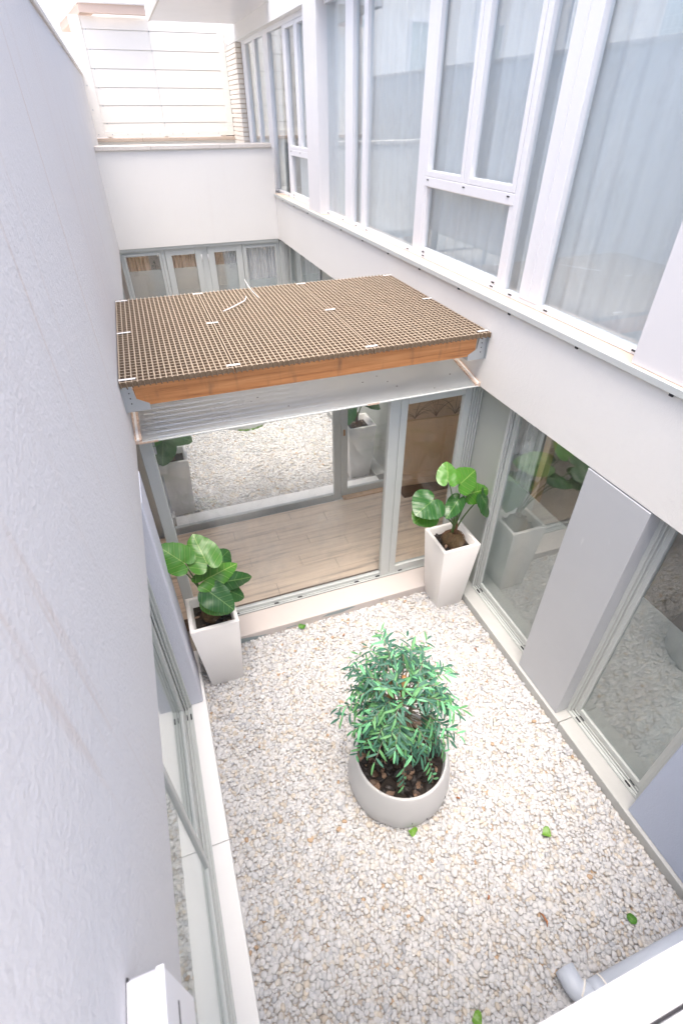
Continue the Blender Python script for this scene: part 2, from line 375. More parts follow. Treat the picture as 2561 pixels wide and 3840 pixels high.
def gravel(name, x0, x1, y0, y1, spacing, layers, singles, seed):
    r = np.random.default_rng(seed)
    bed = part(name, B(x0 - .02, x1 + .02, y0 - .02, y1 + .02, -.085, -.010), GRIT, loc=((x0 + x1) / 2, (y0 + y1) / 2, -.02))
    tag(bed, kind='structure')
    org = np.array(bed.location)
    bm = bmesh.new(); bmesh.ops.create_icosphere(bm, subdivisions=2, radius=1); bm.verts.ensure_lookup_table()
    base = np.array([v.co[:] for v in bm.verts]); faces = np.array([[v.index for v in f.verts] for f in bm.faces]); bm.free()
    protos = []
    for k in range(14):
        nz = np.array([noise.noise(Vector(v * .9) + Vector((k * 7.3, k * 3.1, 0))) for v in base])
        p = base * (1 + .28 * nz[:, None]); p = np.sign(p) * np.abs(p) ** .92
        protos.append(p)
    P = []
    for li, (z, sp, keep) in enumerate(layers):
        ny = int((y1 - y0) / (sp * .87)); nx = int((x1 - x0) / sp)
        gy, gx = np.mgrid[0:ny, 0:nx]
        x = x0 + (gx + .5 * (gy % 2) + .25) * sp + r.uniform(-.23, .23, gx.shape) * sp
        y = y0 + (gy + .5) * sp * .87 + r.uniform(-.23, .23, gx.shape) * sp
        k = (r.random(gx.shape) < keep) & (x > x0 + .004) & (x < x1 - .004) & (y > y0) & (y < y1)
        x = x[k]; y = y[k]; P.append(np.stack([x, y, z + r.uniform(-.004, .007, len(x))], 1))
    P = np.concatenate(P); n = len(P)
    a = np.clip(r.lognormal(math.log(.0196 * spacing / .036), .21, n), .010, .032)
    sc = np.stack([a, a * r.uniform(.64, .95, n), a * r.uniform(.42, .62, n)], 1)
    yaw = r.uniform(0, 2 * np.pi, n); tx = r.normal(0, .22, n); ty = r.normal(0, .22, n)
    pid = r.integers(0, len(protos), n)
    pal = .70 * np.array([(.80, .80, .81), (.73, .74, .765), (.79, .77, .745), (.77, .70, .61), (.60, .62, .66), (.60, .44, .30)])
    ci = r.choice(len(pal), n, p=[.46, .24, .18, .085, .03, .005])
    colr = pal[ci] * r.uniform(.90, 1.06, n)[:, None]
    Rm = np.empty((n, 3, 3))
    cy, sy, cx, sx, cb, sb = np.cos(yaw), np.sin(yaw), np.cos(tx), np.sin(tx), np.cos(ty), np.sin(ty)
    Rz = np.zeros((n, 3, 3)); Rz[:, 0, 0] = cy; Rz[:, 0, 1] = -sy; Rz[:, 1, 0] = sy; Rz[:, 1, 1] = cy; Rz[:, 2, 2] = 1
    Rx = np.zeros((n, 3, 3)); Rx[:, 0, 0] = 1; Rx[:, 1, 1] = cx; Rx[:, 1, 2] = -sx; Rx[:, 2, 1] = sx; Rx[:, 2, 2] = cx
    Ry = np.zeros((n, 3, 3)); Ry[:, 1, 1] = 1; Ry[:, 0, 0] = cb; Ry[:, 0, 2] = sb; Ry[:, 2, 0] = -sb; Ry[:, 2, 2] = cb
    Rm = Rx @ Ry @ Rz
    # singles: the nearest in view
    d = np.linalg.norm(P - np.array([.0, .0, 4.4]), axis=1)
    vis = (P[:, 1] > .22) & (P[:, 0] > -.25) & (P[:, 0] < 1.1 + 1.2 * P[:, 1])
    order = np.argsort(np.where(vis, d, 1e9) - 3 * (P[:, 2] > .008))
    single = np.zeros(n, bool)
    if singles: single[order[:singles]] = True
    idx = np.where(~single)[0]
    V = np.empty((len(idx), len(base), 3))
    for k in range(len(protos)):
        s_ = pid[idx] == k
        q = idx[s_]
        V[s_] = np.einsum('nij,nvj->nvi', Rm[q], protos[k][None] * sc[q][:, None, :]) + P[q][:, None, :]
    V = (V - org).reshape(-1, 3)
    F = (faces[None] + (np.arange(len(idx)) * len(base))[:, None, None]).reshape(-1, 3)
    me = bpy.data.meshes.new('pebbles'); me.vertices.add(len(V)); me.vertices.foreach_set('co', V.ravel())
    me.loops.add(F.size); me.loops.foreach_set('vertex_index', F.ravel())
    me.polygons.add(len(F)); me.polygons.foreach_set('loop_start', np.arange(0, F.size, 3)); me.polygons.foreach_set('loop_total', np.full(len(F), 3))
    me.polygons.foreach_set('use_smooth', np.ones(len(F), bool))
    at = me.attributes.new('col', 'FLOAT_COLOR', 'POINT')
    cc = np.ones((len(idx), len(base), 4)); cc[:, :, :3] = colr[idx][:, None, :]; at.data.foreach_set('color', cc.ravel())
    me.update(); me.materials.append(PEBA)
    ob = bpy.data.objects.new('pebbles', me); COL.objects.link(ob); ob.parent = bed; ob['kind'] = 'stuff'
    if singles:
        pm = []
        for k in range(len(protos)):
            m_ = bpy.data.meshes.new('pebble'); m_.from_pydata(protos[k].tolist(), [], faces.tolist()); m_.update()
            m_.polygons.foreach_set('use_smooth', [True] * len(faces)); m_.materials.append(PEBO); pm.append(m_)
        for i in np.where(single)[0]:
            o = place('pebble', pm[pid[i]], bed, P[i]); o.rotation_mode = 'QUATERNION'
            o.rotation_quaternion = Matrix(Rm[i].tolist()).to_quaternion(); o.scale = sc[i]
    return bed
gravel('gravel_ground', -.32, 2.635, .0, 3.51, .0328, [(-.001, .0286, 1), (.009, .037, .55)], 300, 3)
gravel('gravel_ground', -.32, 2.635, 5.79, 8.95, .038, [(-.003, .035, 1), (.006, .046, .45)], 0, 5)

# ------------------------------------------------------------------ left building
lb = thing('building', (XL, 6, 0), 'building on the left with long grey-lavender rendered wall and stone coping', 'building')
part('wall', B(-.62, XL, -1.2, 14.76, ZB, 5.0), LEFTW, lb)
y = -1.2
while y < 14.7:
    y2 = min(y + 1.32, 14.76); part('coping_stone', B(-.66, XL + .022, y + .003, y2 - .003, 5.0, 5.055, .006), COPE, lb); y = y2
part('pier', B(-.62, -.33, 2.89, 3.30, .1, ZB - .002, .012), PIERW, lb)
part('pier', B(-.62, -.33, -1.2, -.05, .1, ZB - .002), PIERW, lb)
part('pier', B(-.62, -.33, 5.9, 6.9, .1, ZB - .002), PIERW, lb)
part('end_wall', B(-.62, XL + .001, 3.30, 3.62, .1, ZB - .003), PIERW, lb) if False else None
for a, b in ((-.2, 1.673), (1.677, 3.22), (3.224, 3.50)):
    part('curb_stone', B(-.62, -.308, a, b, -.085, .098, .004), CURBT, lb)
for a, b in ((5.80, 7.6), (7.604, 9.4), (9.404, 11.2)): part('curb_stone', B(-.62, -.308, a, b, -.085, .098, .004), CURBT, lb)

def xframe(par, name, x0, x1, y0, y1, z0, z1, w, mat, wb=None, wt=None, ch=.004):
    wb = w if wb is None else wb; wt = w if wt is None else wt
    m = MB(); m.box(x0, x1, y0, y0 + w, z0, z1, ch); m.box(x0, x1, y1 - w, y1, z0, z1, ch)
    m.box(x0 + .001, x1 - .001, y0 + w, y1 - w, z0, z0 + wb, ch); m.box(x0 + .001, x1 - .001, y0 + w, y1 - w, z1 - wt, z1, ch)
    return part(name, m, mat, par)
def yframe(par, name, y0, y1, x0, x1, z0, z1, w, mat, wb=None, wt=None, ch=.004):
    wb = w if wb is None else wb; wt = w if wt is None else wt
    m = MB(); m.box(x0, x0 + w, y0, y1, z0, z1, ch); m.box(x1 - w, x1, y0, y1, z0, z1, ch)
    m.box(x0 + w, x1 - w, y0 + .001, y1 - .001, z0, z0 + wb, ch); m.box(x0 + w, x1 - w, y0 + .001, y1 - .001, z1 - wt, z1, ch)
    return part(name, m, mat, par)
def door_x(par, sgn, xf, y0, y1, film=True, split=None, z0=.1, z1=ZB - .004):
    """sliding glazed door in a long wall: outer frame with ridged track, sash, pane, film, slot covers. sgn=+1 glass lies at +x"""
    s = sgn
    m = MB()
    for k in range(4):
        m.box(xf + s * (.002 + k * .022), xf + s * (.016 + k * .022), y0, y1, z0, z0 + (.022 + .009 * k), .003)
    m.box(xf, xf + s * .10, y0, y1, z0 + .0005, z0 + .014)
    for yy, d in ((y0, 1), (y1, -1)):
        for k in range(4): m.box(xf + s * (.002 + k * .022), xf + s * (.016 + k * .022), yy, yy + d * (.03 + .013 * k), z0 + .02, z1, .003)
        m.box(xf + s * .004, xf + s * .10, yy, yy + d * .024, z0 + .02, z1)
    m.box(xf + s * .002, xf + s * .10, y0, y1, z1 - .05, z1)
    fr = part('window', m, GRAL, par)
    runs = [(y0 + .035, y1 - .035, .052)] if not split else [(y0 + .035, split + .03, .03), (split - .03, y1 - .035, .072)]
    for a, b, dx in runs:
        xf2 = xf + s * dx
        sa = xframe(par, 'sash', min(xf2, xf2 + s * .04), max(xf2, xf2 + s * .04), a, b, z0 + .045, z1 - .03, .055, GRAL, .06, .06)
        part('pane', B(xf2 + s * .016, xf2 + s * .022, a + .05, b - .05, z0 + .10, z1 - .085), GLASSD, sa)
        if film: part('frosted_film', B(xf2 + s * .0225, xf2 + s * .0235, a + .052, b - .052, z0 + .103, 1.68), FILM, sa)
    for yy in (y0 + .13, y1 - .13):
        part('slot_cover', B(xf + s * .010, xf + s * .022, yy - .028, yy + .028, z0 + .020, z0 + .038, .004), DARK, fr)
        part('slot_cover', B(xf + s * .044, xf + s * .052, yy - .035, yy + .02, z0 + .036, z0 + .046, .003), DARK, fr)
    return fr
door_x(lb, -1, -.437, -.05, 2.89, True, 1.53)
door_x(lb, -1, -.437, 6.9, 11.0, True, 9.0)
# rooms behind the left glazing
rl = part('floor', B(-3.2, -.625, -.5, 11.4, -.05, .10), DFLOOR, loc=(-2, 4, 0)); tag(rl, kind='structure')
rl = part('wall', B(-3.3, -3.2, -.5, 11.4, .10, ZB), BEIGE, loc=(-3.2, 4, 0)); tag(rl, kind='structure')
rl = part('ceiling', B(-3.3, -.625, -1.2, 14.7, ZB + .01, ZB + .15), BEIGE, loc=(-2, 4, ZB)); tag(rl, kind='structure')

# ------------------------------------------------------------------ right building
rb = thing('building', (XR + .2, 6, 0), 'white rendered building on the right with long window band and cream sill', 'building')
part('wall', B(XR, XR + .3, -1.2, 14.8, ZB, 3.165), WHITE, rb)
part('upper_wall', B(XR, XR + .3, -1.2, 14.8, 5.50, 5.95), WHITE, rb)
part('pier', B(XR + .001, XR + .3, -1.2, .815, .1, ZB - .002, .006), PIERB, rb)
part('pilaster', B(XR - .002, XR + .28, -1.2, 2.205, 3.199, 5.50, .004), UPP, rb)
part('pilaster', B(XR - .002, XR + .28, 8.288, 8.841, 3.199, 5.50, .004), UPP, rb)
m = MB(); m.box(XR - .025, XR + .16, -1.2, 11.025, 3.1665, 3.1975, .004); sl = part('sill', m, SILLM, rb)
part('drip_edge', B(XR - .032, XR - .0255, -1.2, 11.025, 3.153, 3.196, .002), GRAL, sl)
for i in range(13):
    yy = 1.87 + i * .7845
    part('drip_clip', B(XR - .012, XR - .0005, yy - .014, yy + .014, 3.128, 3.152, .003), DARK, sl)
part('grey_panel', B(XR - .003, XR + .15, 1.68, 2.24, .1, ZB - .012, .004), PANEL, rb)
part('recess_panel', B(XR + .14, XR + .2, 3.33, 3.86, .1, ZB - .004), RECESS, rb)
for a, b in ((-.2, 1.598), (1.602, 3.50)): part('curb_stone', B(2.632, 2.96, a, b, -.085, .098, .004), CURB, rb)
for a, b in ((5.8, 7.6), (7.604, 9.4), (9.404, 11.2)): part('curb_stone', B(2.632, 2.96, a, b, -.085, .098, .004), CURB, rb)
door_x(rb, 1, 2.775, .835, 1.68)
door_x(rb, 1, 2.775, 2.24, 3.33)
part('recess_panel', B(2.79, 2.86, 5.5, 8.7, .1, ZB - .004), RECESS, rb)
door_x(rb, 1, 2.775, 8.75, 11.05, True, 10.05)

# upper window band
XF = 2.769
def upper_window(par, panes, sash, z0=3.199, z1=5.50, ylo=0, yhi=0):
    """panes: list of fixed (y0,y1) glass; sash: (y0,y1) of the casement unit"""
    m = MB(); ed = sorted(panes + ([sash] if sash else []))
    m.box(XF, XF + .07, ylo, yhi, z0, 3.237, .004); m.box(XF, XF + .07, ylo, yhi, z1 - .06, z1)
    last = ylo
    for a, b in ed:
        if a - last > .002: m.box(XF - .006 if a - last > .2 else XF + .001, XF + .068, last, a, 3.237, z1 - .06, .004)
        last = b
    if yhi - last > .002: m.box(XF + .001, XF + .068, last, yhi, 3.237, z1 - .06, .004)
    # shallow centre groove on the wide mullions
    w = part('window', m, UPAL, par)
    for a, b in panes: part('pane', B(XF + .036, XF + .044, a - .004, b + .004, 3.233, z1 - .055), GLASSB, w)
    if sash:
        a, b = sash
        xframe(w, 'sash_frame', XF + .004, XF + .062, a, b, 3.2375, 3.868, .05, UPAL, .052, .045)
        part('pane', B(XF + .036, XF + .044, a + .048, b - .048, 3.287, 3.825), GLASSB, w)
        part('transom', B(XF - .004, XF + .064, a, b, 3.8285, 3.908, .004), UPAL, w)
        mid = (a + b) / 2
        for c0, c1 in ((a, mid - .022), (mid + .022, b)):
            xframe(w, 'casement', XF - .004, XF + .058, c0 + .004, c1 - .004, 3.9095, z1 - .062, .048, UPAL, .05, .05)
            part('pane', B(XF + .036, XF + .044, c0 + .05, c1 - .05, 3.957, z1 - .11), GLASSB, w)
        part('meeting_post', B(XF, XF + .06, mid - .022, mid + .022, 3.9095, z1 - .062, .003), UPAL, w)
        for yy in (a + .07, mid, b - .07): part('slot_cover', B(XF - .008, XF - .0042, yy - .016, yy + .016, 3.878, 3.888), DARK, w)
        for yy in (a + .09, b - .09): part('slot_cover', B(XF - .003, XF + .0038, yy - .018, yy + .018, 3.252, 3.262), DARK, w)
    for a, b in ed:
        for yy in ((a + .1, b - .1) if b - a > .5 else ((a + b) / 2,)):
            part('slot_cover', B(XF - .005, XF + .002, yy - .022, yy + .022, 3.218, 3.229, .002), DARK, w)
    return w
upper_window(rb, [(2.20, 3.272), (3.511, 3.742), (5.44, 6.833), (6.935, 7.258), (7.501, 8.33)], (3.80, 5.27), ylo=2.19, yhi=8.48)
upper_window(rb, [(10.336, 11.292), (11.62, 12.32), (12.46, 13.15)], (9.0, 10.2), ylo=8.8, yhi=13.5)
part('weathering_strip', B(XF - .012, XF - .0065, 3.385, 3.398, 3.24, 5.44), UPAL, rb)
# rooms behind the right glazing
def room(n, x0, x1, y0, y1, z0, z1, fm, wm):
    a = part('floor', B(x0, x1, y0, y1, z0 - .1, z0), fm, loc=((x0 + x1) / 2, (y0 + y1) / 2, z0)); tag(a, kind='structure')
    a = part('ceiling', B(x0, x1, y0, y1, z1, z1 + .1), BEIGE, loc=((x0 + x1) / 2, (y0 + y1) / 2, z1)); tag(a, kind='structure')
    a = part('wall', B(x1, x1 + .1, y0, y1, z0, z1), wm, loc=(x1, (y0 + y1) / 2, z0)); tag(a, kind='structure')
    for yy in (y0, y1):
        a = part('wall', B(x0, x1, yy - .05, yy + .05, z0 + .001, z1 - .001), wm, loc=((x0 + x1) / 2, yy, z0)); tag(a, kind='structure')
room('lower', 2.961, 6.2, -.6, 3.55, .09, ZB - .02, DFLOOR, BEIGE)
room('lower far', 2.961, 6.2, 6.2, 11.6, .09, ZB - .02, DFLOOR, BEIGE)
room('upper', 2.961, 6.2, -.8, 13.8, 3.0, 5.9, DFLOOR, BEIGE)
trim = part('timber_post', B(2.98, 3.06, 2.96, 3.03, .0905, ZB - .021, .006), WOODT, loc=(3.02, 3, .09))
tag(trim, 'light oak post standing indoors behind the first glazed door on the right', 'post')

# ------------------------------------------------------------------ curtains
def curtain(x, y, dx, dy, z0, z1, label, mat, folds, depth, group='curtains'):
    n = folds * 8; zs = [z0, z0 + (z1 - z0) * .25, z0 + (z1 - z0) * .5, z0 + (z1 - z0) * .75, z1]
    d = Vector((dx, dy, 0)); L = d.length; t = d / L; nr = Vector((-t.y, t.x, 0)); m = MB(); ph = random.random() * 6
    vs = []
    for j, z in enumerate(zs):
        for i in range(n + 1):
            u = i / n; w = math.sin(u * folds * 2 * math.pi + .7 * math.sin(u * 9 + ph) + .25 * math.sin(j * 1.3 + u * 12)) * depth * (.75 + .35 * math.sin(u * 23 + ph))
            p = Vector((x, y, z)) + d * u + nr * w; vs.append(p)
    fs = [(j * (n + 1) + i, j * (n + 1) + i + 1, (j + 1) * (n + 1) + i + 1, (j + 1) * (n + 1) + i) for j in range(len(zs) - 1) for i in range(n)]
    m.add(vs, fs); o = part('curtain', m, mat, smooth=True, loc=(x, y, z0)); tag(o, label, 'curtain', group); return o
curtain(2.905, 2.0, 0, 6.45, 3.05, 5.48, 'long sheer white curtain behind the upper windows on the right, nearer than the white pilaster', CURT, 36, .032)
curtain(2.91, 11.0, 0, 2.5, 3.05, 5.6, 'sheer white curtain in the farthest upper windows beside the pale brick column', CURT, 14, .035)
curtain(2.905, 9.0, 0, 1.05, 3.05, 5.6, 'sheer white curtain in the upper casement window beyond the white pilaster', CURT, 8, .04)
curtain(2.95, 3.02, .05, .40, .12, 2.4, 'white curtain drawn to the far side of the first glazed door on the right', CURTW, 6, .03)
curtain(2.965, .25, .0, .85, .12, 2.4, 'white curtain in the nearest glazed door on the right', CURTW, 8, .035)
curtain(2.98, 8.7, 0, 2.3, .12, 2.4, 'white curtain behind the far lower glazing on the right, beyond the grating', CURTW, 20, .035)
# an armchair-like round pouf indoors (blurred behind the frosted film)
pf = thing('armchair', (3.42, 1.05, .09), 'grey upholstered armchair indoors behind the nearest glazed door', 'armchair')
part('seat', MB().lathe((3.42, 1.05, .14), [(.28, 0), (.36, .02), (.38, .16), (.36, .26), (.30, .30), (.0, .31)], 28), PANEL, pf, True)
m = MB()
for k in range(4):
    a = math.pi / 4 + k * math.pi / 2; m = MB(); cx, cy = 3.42 + .24 * math.cos(a), 1.05 + .24 * math.sin(a)
    m.tube([(cx, cy, .091), (cx, cy, .16)], [.014, .018], 8); part('leg', m, WOODT, pf, True)
m = MB(); vs = []; NA = 18
for r_, z_ in ((.38, .22), (.40, .75), (.37, .80), (.33, .76), (.32, .34)):
    for k in range(NA + 1):
        a = -.9 + 1.8 * k / NA; vs.append((3.42 + r_ * math.cos(a), 1.05 + r_ * math.sin(a), z_))
m.add(vs, [(j * (NA + 1) + i, j * (NA + 1) + i + 1, (j + 1) * (NA + 1) + i + 1, (j + 1) * (NA + 1) + i) for j in range(4) for i in range(NA)])
part('backrest', m, PANEL, pf, True)

# ------------------------------------------------------------------ far wall and lower far glazing
fw = thing('wall', (1.16, 11.1, ZB), 'white rendered cross wall with stone coping at the far end of the courtyard', 'wall')
part('render', B(XL, XR, 11.03, 11.30, ZB, 3.905), WHITE, fw)
for a, b in ((XL, .55), (.556, 1.72), (1.726, 2.64)):
    part('coping_stone', B(a, b, 11.0 + random.uniform(-.004, .004), 11.33, 3.9055, 3.968 + random.uniform(-.004, .004), .006), COPE, fw)
part('lintel', B(XL, XR, 11.05, 11.28, 2.378, ZB - .0005), GRAL, fw)
fg = thing('window_wall', (1.16, 11.12, 0), 'grey framed row of glazed doors with curtains below the far white wall', 'window')
part('curb', B(XL, XR, 11.0, 11.28, -.085, .098, .004), CURBT, fg)
yframe(fg, 'window', 11.10, 11.16, -.36, .44, .1, 2.376, .06, GRAL)
yframe(fg, 'door', 11.09, 11.15, .447, 1.117, .1, 2.372, .115, GRAL, .2, .115)
part('post', B(1.118, 1.242, 11.11, 11.17, .1, 2.376), GRAL, fg)
yframe(fg, 'door', 11.09, 11.15, 1.243, 1.915, .1, 2.372, .125, GRAL, .2, .115)
part('jamb', B(2.672, 2.96, 11.06, 11.28, .1, 2.377), GRAL, fg)
yframe(fg, 'window', 11.10, 11.16, 1.925, 2.67, .1, 2.376, .06, GRAL)
for a, b in ((-.262, .33), (2.0, 2.58)): yframe(fg, 'sash', 11.085, 11.13, a - .045, b + .045, .16, 2.33, .045, GRAL)
for a, b, zt, zf_ in ((-.262, .33, 2.29, 2.03), (.56, 1.0, 2.257, 2.03), (1.37, 1.79, 2.257, 2.03), (2.0, 2.58, 2.29, 1.70)):
    p = part('pane', B(a - .006, b + .006, 11.118, 11.124, .2, zt), GLASS, fg)
    part('frosted_film', B(a - .004, b + .004, 11.1245, 11.1255, .21, zf_), FILM, p)
for x_, s_ in ((1.108, 1), (1.252, -1)):
    part('hinge', MB().tube([(x_ + s_ * .012, 11.083, 2.12), (x_ + s_ * .012, 11.083, 2.24)], .009, 8), UPAL, fg, True)
curtain(-.34, 11.21, .48, 0, .12, 2.36, 'tan curtain in the leftmost far window beside the indoor plant', CURTAN, 7, .035)
curtain(.5, 11.21, .56, 0, .12, 2.36, 'tan curtain filling the left glazed door of the far row', CURTAN, 8, .035)
curtain(1.3, 11.21, .25, 0, .12, 2.36, 'narrow tan curtain on the left half of the right far door', CURTAN, 4, .035)
curtain(1.56, 11.22, .3, 0, .12, 2.36, 'white curtain on the right half of the right far door', CURTW, 5, .035)
curtain(1.95, 11.21, .68, 0, .12, 2.36, 'gathered white curtain in the rightmost far window', CURTW, 10, .035)
ip = thing('indoor_plant', (.25, 11.6, .1), 'green leafy plant indoors seen through the leftmost far window', 'plant')
m = MB()
for k in range(160):
    p = Vector((.25 + random.gauss(0, .13), 11.6 + random.gauss(0, .1), random.uniform(.7, 2.3))); d = Vector((random.gauss(0, 1), random.gauss(0, 1), random.gauss(0, .5))).normalized() * .07; w = d.cross(Vector((0, 0, 1))).normalized() * .015
    m.add([p, p + d * .5 + w, p + d, p + d * .5 - w], [(0, 1, 2, 3)])
part('foliage', m, INDOORG, ip)
part('stem', MB().tube([(.25, 11.6, .1), (.26, 11.6, 1.2), (.24, 11.6, 2.1)], [.015, .012, .006], 6), TWIG, ip, True)
a = part('floor', B(-.6, 3.0, 11.285, 14.4, 0, .1), DFLOOR, loc=(1, 12.8, .1)); tag(a, kind='structure')
a = part('wall', B(-.6, 3.0, 14.4, 14.5, .1, 2.6), BEIGE, loc=(1, 14.4, .1)); tag(a, kind='structure')
a = part('terrace', B(-.33, 2.655, 11.305, 14.55, 2.7, 2.95), CURB, loc=(1, 12.8, 2.95)); tag(a, kind='structure')

# back wall, brown coping and white fence
bw = thing('wall', (1.16, 14.75, 0), 'low wall with brown stone coping under the white plank fence', 'wall')
part('render', B(XL, 2.66, 14.68, 14.9, 2.0, 3.90), WHITE, bw)
for a, b in ((XL, .6), (.606, 1.55), (1.556, 2.655)): part('coping_stone', B(a, b, 14.6, 14.95, 3.9005, 3.962, .006), COPEB, bw)
fe = thing('fence', (1.16, 14.75, 3.96), 'white horizontal plank fence with screw heads above the brown coping', 'fence')
part('backing_sheet', B(-.33, 2.65, 14.727, 14.7295, 3.985, 5.9), FENCE, fe)
part('bottom_trim', B(-.2, 2.6, 14.672, 14.70, 3.985, 4.085, .003), FENCE, fe)
part('side_trim', B(-.335, -.135, 14.668, 14.70, 3.985, 5.9, .003), FENCE, fe)
part('side_trim', B(2.52, 2.655, 14.668, 14.70, 3.985, 5.9, .003), FENCE, fe)
for i in range(7):
    z0 = 3.935 + i * .2965
    for a, b in ((-.18, 1.13), (1.134, 2.56)):
        zz0, zz1 = max(z0, 3.99), min(z0 + .286, 5.9)
        m = MB(); m.prism([(a, 14.70, zz0), (a, 14.703, zz1), (a, 14.725, zz1), (a, 14.725, zz0)], (b - a, 0, 0))
        pl = part('plank', m, FENCE, fe)
    for x_ in (-.06, 1.14):
        part('screw', MB().tube([(x_, 14.69, z0 + .288), (x_, 14.704, z0 + .288)], .011, 6), STEEL, fe)
for x_ in (.0, .32, .62, .8, 1.0, 1.28, 1.5, 1.85, 2.3): part('screw', MB().tube([(x_, 14.664, 4.03), (x_, 14.675, 4.03)], .011, 6), STEEL, fe)
for z_ in (4.03, 4.45, 4.85): part('screw', MB().tube([(-.28, 14.66, z_), (-.28, 14.67, z_)], .011, 6), STEEL, fe)
part('post', B(-.1, -.02, 14.73, 14.80, 3.963, 5.9), FENCE, fe); part('post', B(1.1, 1.18, 14.73, 14.80, 3.963, 5.9), FENCE, fe); part('post', B(2.4, 2.48, 14.73, 14.80, 3.963, 5.9), FENCE, fe)
# brick column
bc = thing('brick_column', (2.9, 14.1, 2.9), 'pale yellow brick column between the white fence and the far windows', 'column')
part('mortar_core', B(2.69, 3.3, 13.6, 14.67, 2.951, 5.74), MORTAR, bc)
bme = {}
for k in range(35):
    z0 = 2.96 + k * .0795
    if z0 + .07 > 5.735: break
    off = 0 if k % 2 else .12
    y = 13.57 - off
    while y < 14.69:
        a, b = max(y, 13.57), min(y + .235, 14.69)
        if b - a > .03:
            key = round(b - a, 3)
            if key not in bme: bme[key] = mesh_of(B(-.06, .06, 0, b - a, 0, .068, .004), 'brick', BRICK)
            place('brick', bme[key], bc, (2.72 + random.uniform(-.003, .003), a, z0))
        y += .245
lamp = thing('wall_lamp', (2.62, 14.55, 5.5), 'small wedge-shaped white wall lamp high on the brick column', 'lamp')
part('shade', MB().prism([(2.659, 14.42, 5.60), (2.60, 14.42, 5.60), (2.655, 14.42, 5.46)], (0, .16, 0)), FENCE, lamp)
part('back_plate', B(2.6592, 2.6605, 14.43, 14.57, 5.47, 5.62), STEEL, lamp)
# soffit slab and balcony
sf = thing('canopy', (1.9, 11.8, 5.74), 'white flat soffit slab projecting above the far windows', 'canopy')
part('slab', B(1.09, XR - .0005, 10.6, 13.42, 5.74, 6.02), UPP, sf)
part('edge_trim', B(1.06, 1.0895, 10.6, 13.45, 5.73, 6.05), COPE, sf)
bl = thing('balcony', (.5, 14.6, 5.92), 'balcony edge with rust-streaked fascia and white railing above the fence', 'balcony')
part('fascia', B(-.1, 1.12, 14.45, 14.60, 5.92, 6.05), FASCIA, bl)
part('gutter', B(-.12, 1.14, 14.40, 14.62, 6.0505, 6.14, .02), UPAL, bl)
part('return_fascia', MB().prism([(-.1, 14.5, 5.92), (-.62, 17.8, 5.92), (-.62, 17.8, 6.05), (-.1, 14.5, 6.05)], (.25, .1, 0)), FASCIA, bl)
part('return_gutter', MB().prism([(-.14, 14.5, 6.052), (-.66, 17.8, 6.052), (-.66, 17.8, 6.15), (-.14, 14.5, 6.15)], (.27, .1, 0)), UPAL, bl)
for k in range(11): part('baluster', MB().tube([(-.08 + k * .118, 14.5, 6.14), (-.08 + k * .118, 14.5, 7.0)], .012, 6), UPAL, bl)
part('handrail', MB().tube([(-.1, 14.5, 7.0), (1.12, 14.5, 7.0)], .025, 8), UPAL, bl)

hb = thing('building', (-3, 22, 0), 'bright white block beyond the fence at the top left', 'building')
part('wall', B(-14, 3.2, 20, 26, 0, 14.0), WHITE, hb); part('cornice', B(-14.2, 3.4, 19.8, 26.2, 14.001, 14.3, .03), UPAL, hb)
for x_ in (-2.6, -5.0, -7.4):
    for z_ in (5.2, 8.2):
        w_ = yframe(hb, 'window', 19.95, 20.02, x_, x_ + 1.1, z_, z_ + 1.5, .08, UPAL); part('pane', B(x_ + .07, x_ + 1.03, 19.985, 19.99, z_ + .07, z_ + 1.43), GLASSB, w_)
# mesh fence and stair beyond the left wall (they show in the upper panes)
mf = thing('mesh_fence', (-.5, 5, 5.055), 'white wire mesh fence standing on the coping of the left wall', 'fence')
m = MB()
for k in range(9):
    z = 5.12 + k * .11; m.box(-.502, -.498, .5, 10.5, z - .002, z + .002)
part('wire', m, UPAL, mf); m = MB()
for k in range(110): m.box(-.4975, -.4945, .5 + k * .0915, .503 + k * .0915, 5.06, 6.02)
part('wire', m, UPAL, mf)
for k in range(5): part('post', B(-.53, -.503, .5 + k * 2.45, .54 + k * 2.45, 5.0555, 6.05), UPAL, mf)
st = thing('stair', (-2.2, 6.5, 3), 'white steel stair climbing behind the left wall', 'stair')
for x_ in (-2.6, -1.7): part('stringer', MB().prism([(x_, 3.6, 4.6), (x_, 8.4, 8.2), (x_, 8.4, 8.45), (x_, 3.6, 4.85)], (.05, 0, 0)), UPAL, st)
for k in range(17): part('tread', B(-2.545, -1.705, 3.75 + k * .272, 4.0 + k * .272, 4.84 + k * .204, 4.87 + k * .204), GRAL, st)
# roof of the neighbouring block on the left
nbk = part('flat_roof', B(-9, -.665, -3, 18, 4.4, 4.6), UPP, loc=(-4, 6, 4.6)); tag(nbk, 'flat pale roof terrace behind the left wall', 'roof')

# ------------------------------------------------------------------ pavilion (glazed link)
pv = thing('pavilion', (1.16, 4.6, 0), 'glazed link pavilion with frosted roof and grey-green frames between the two buildings', 'pavilion')
part('curb', B(XL + .03, 2.63, 3.507, 3.90, -.085, .104, .006), PAVC, pv)
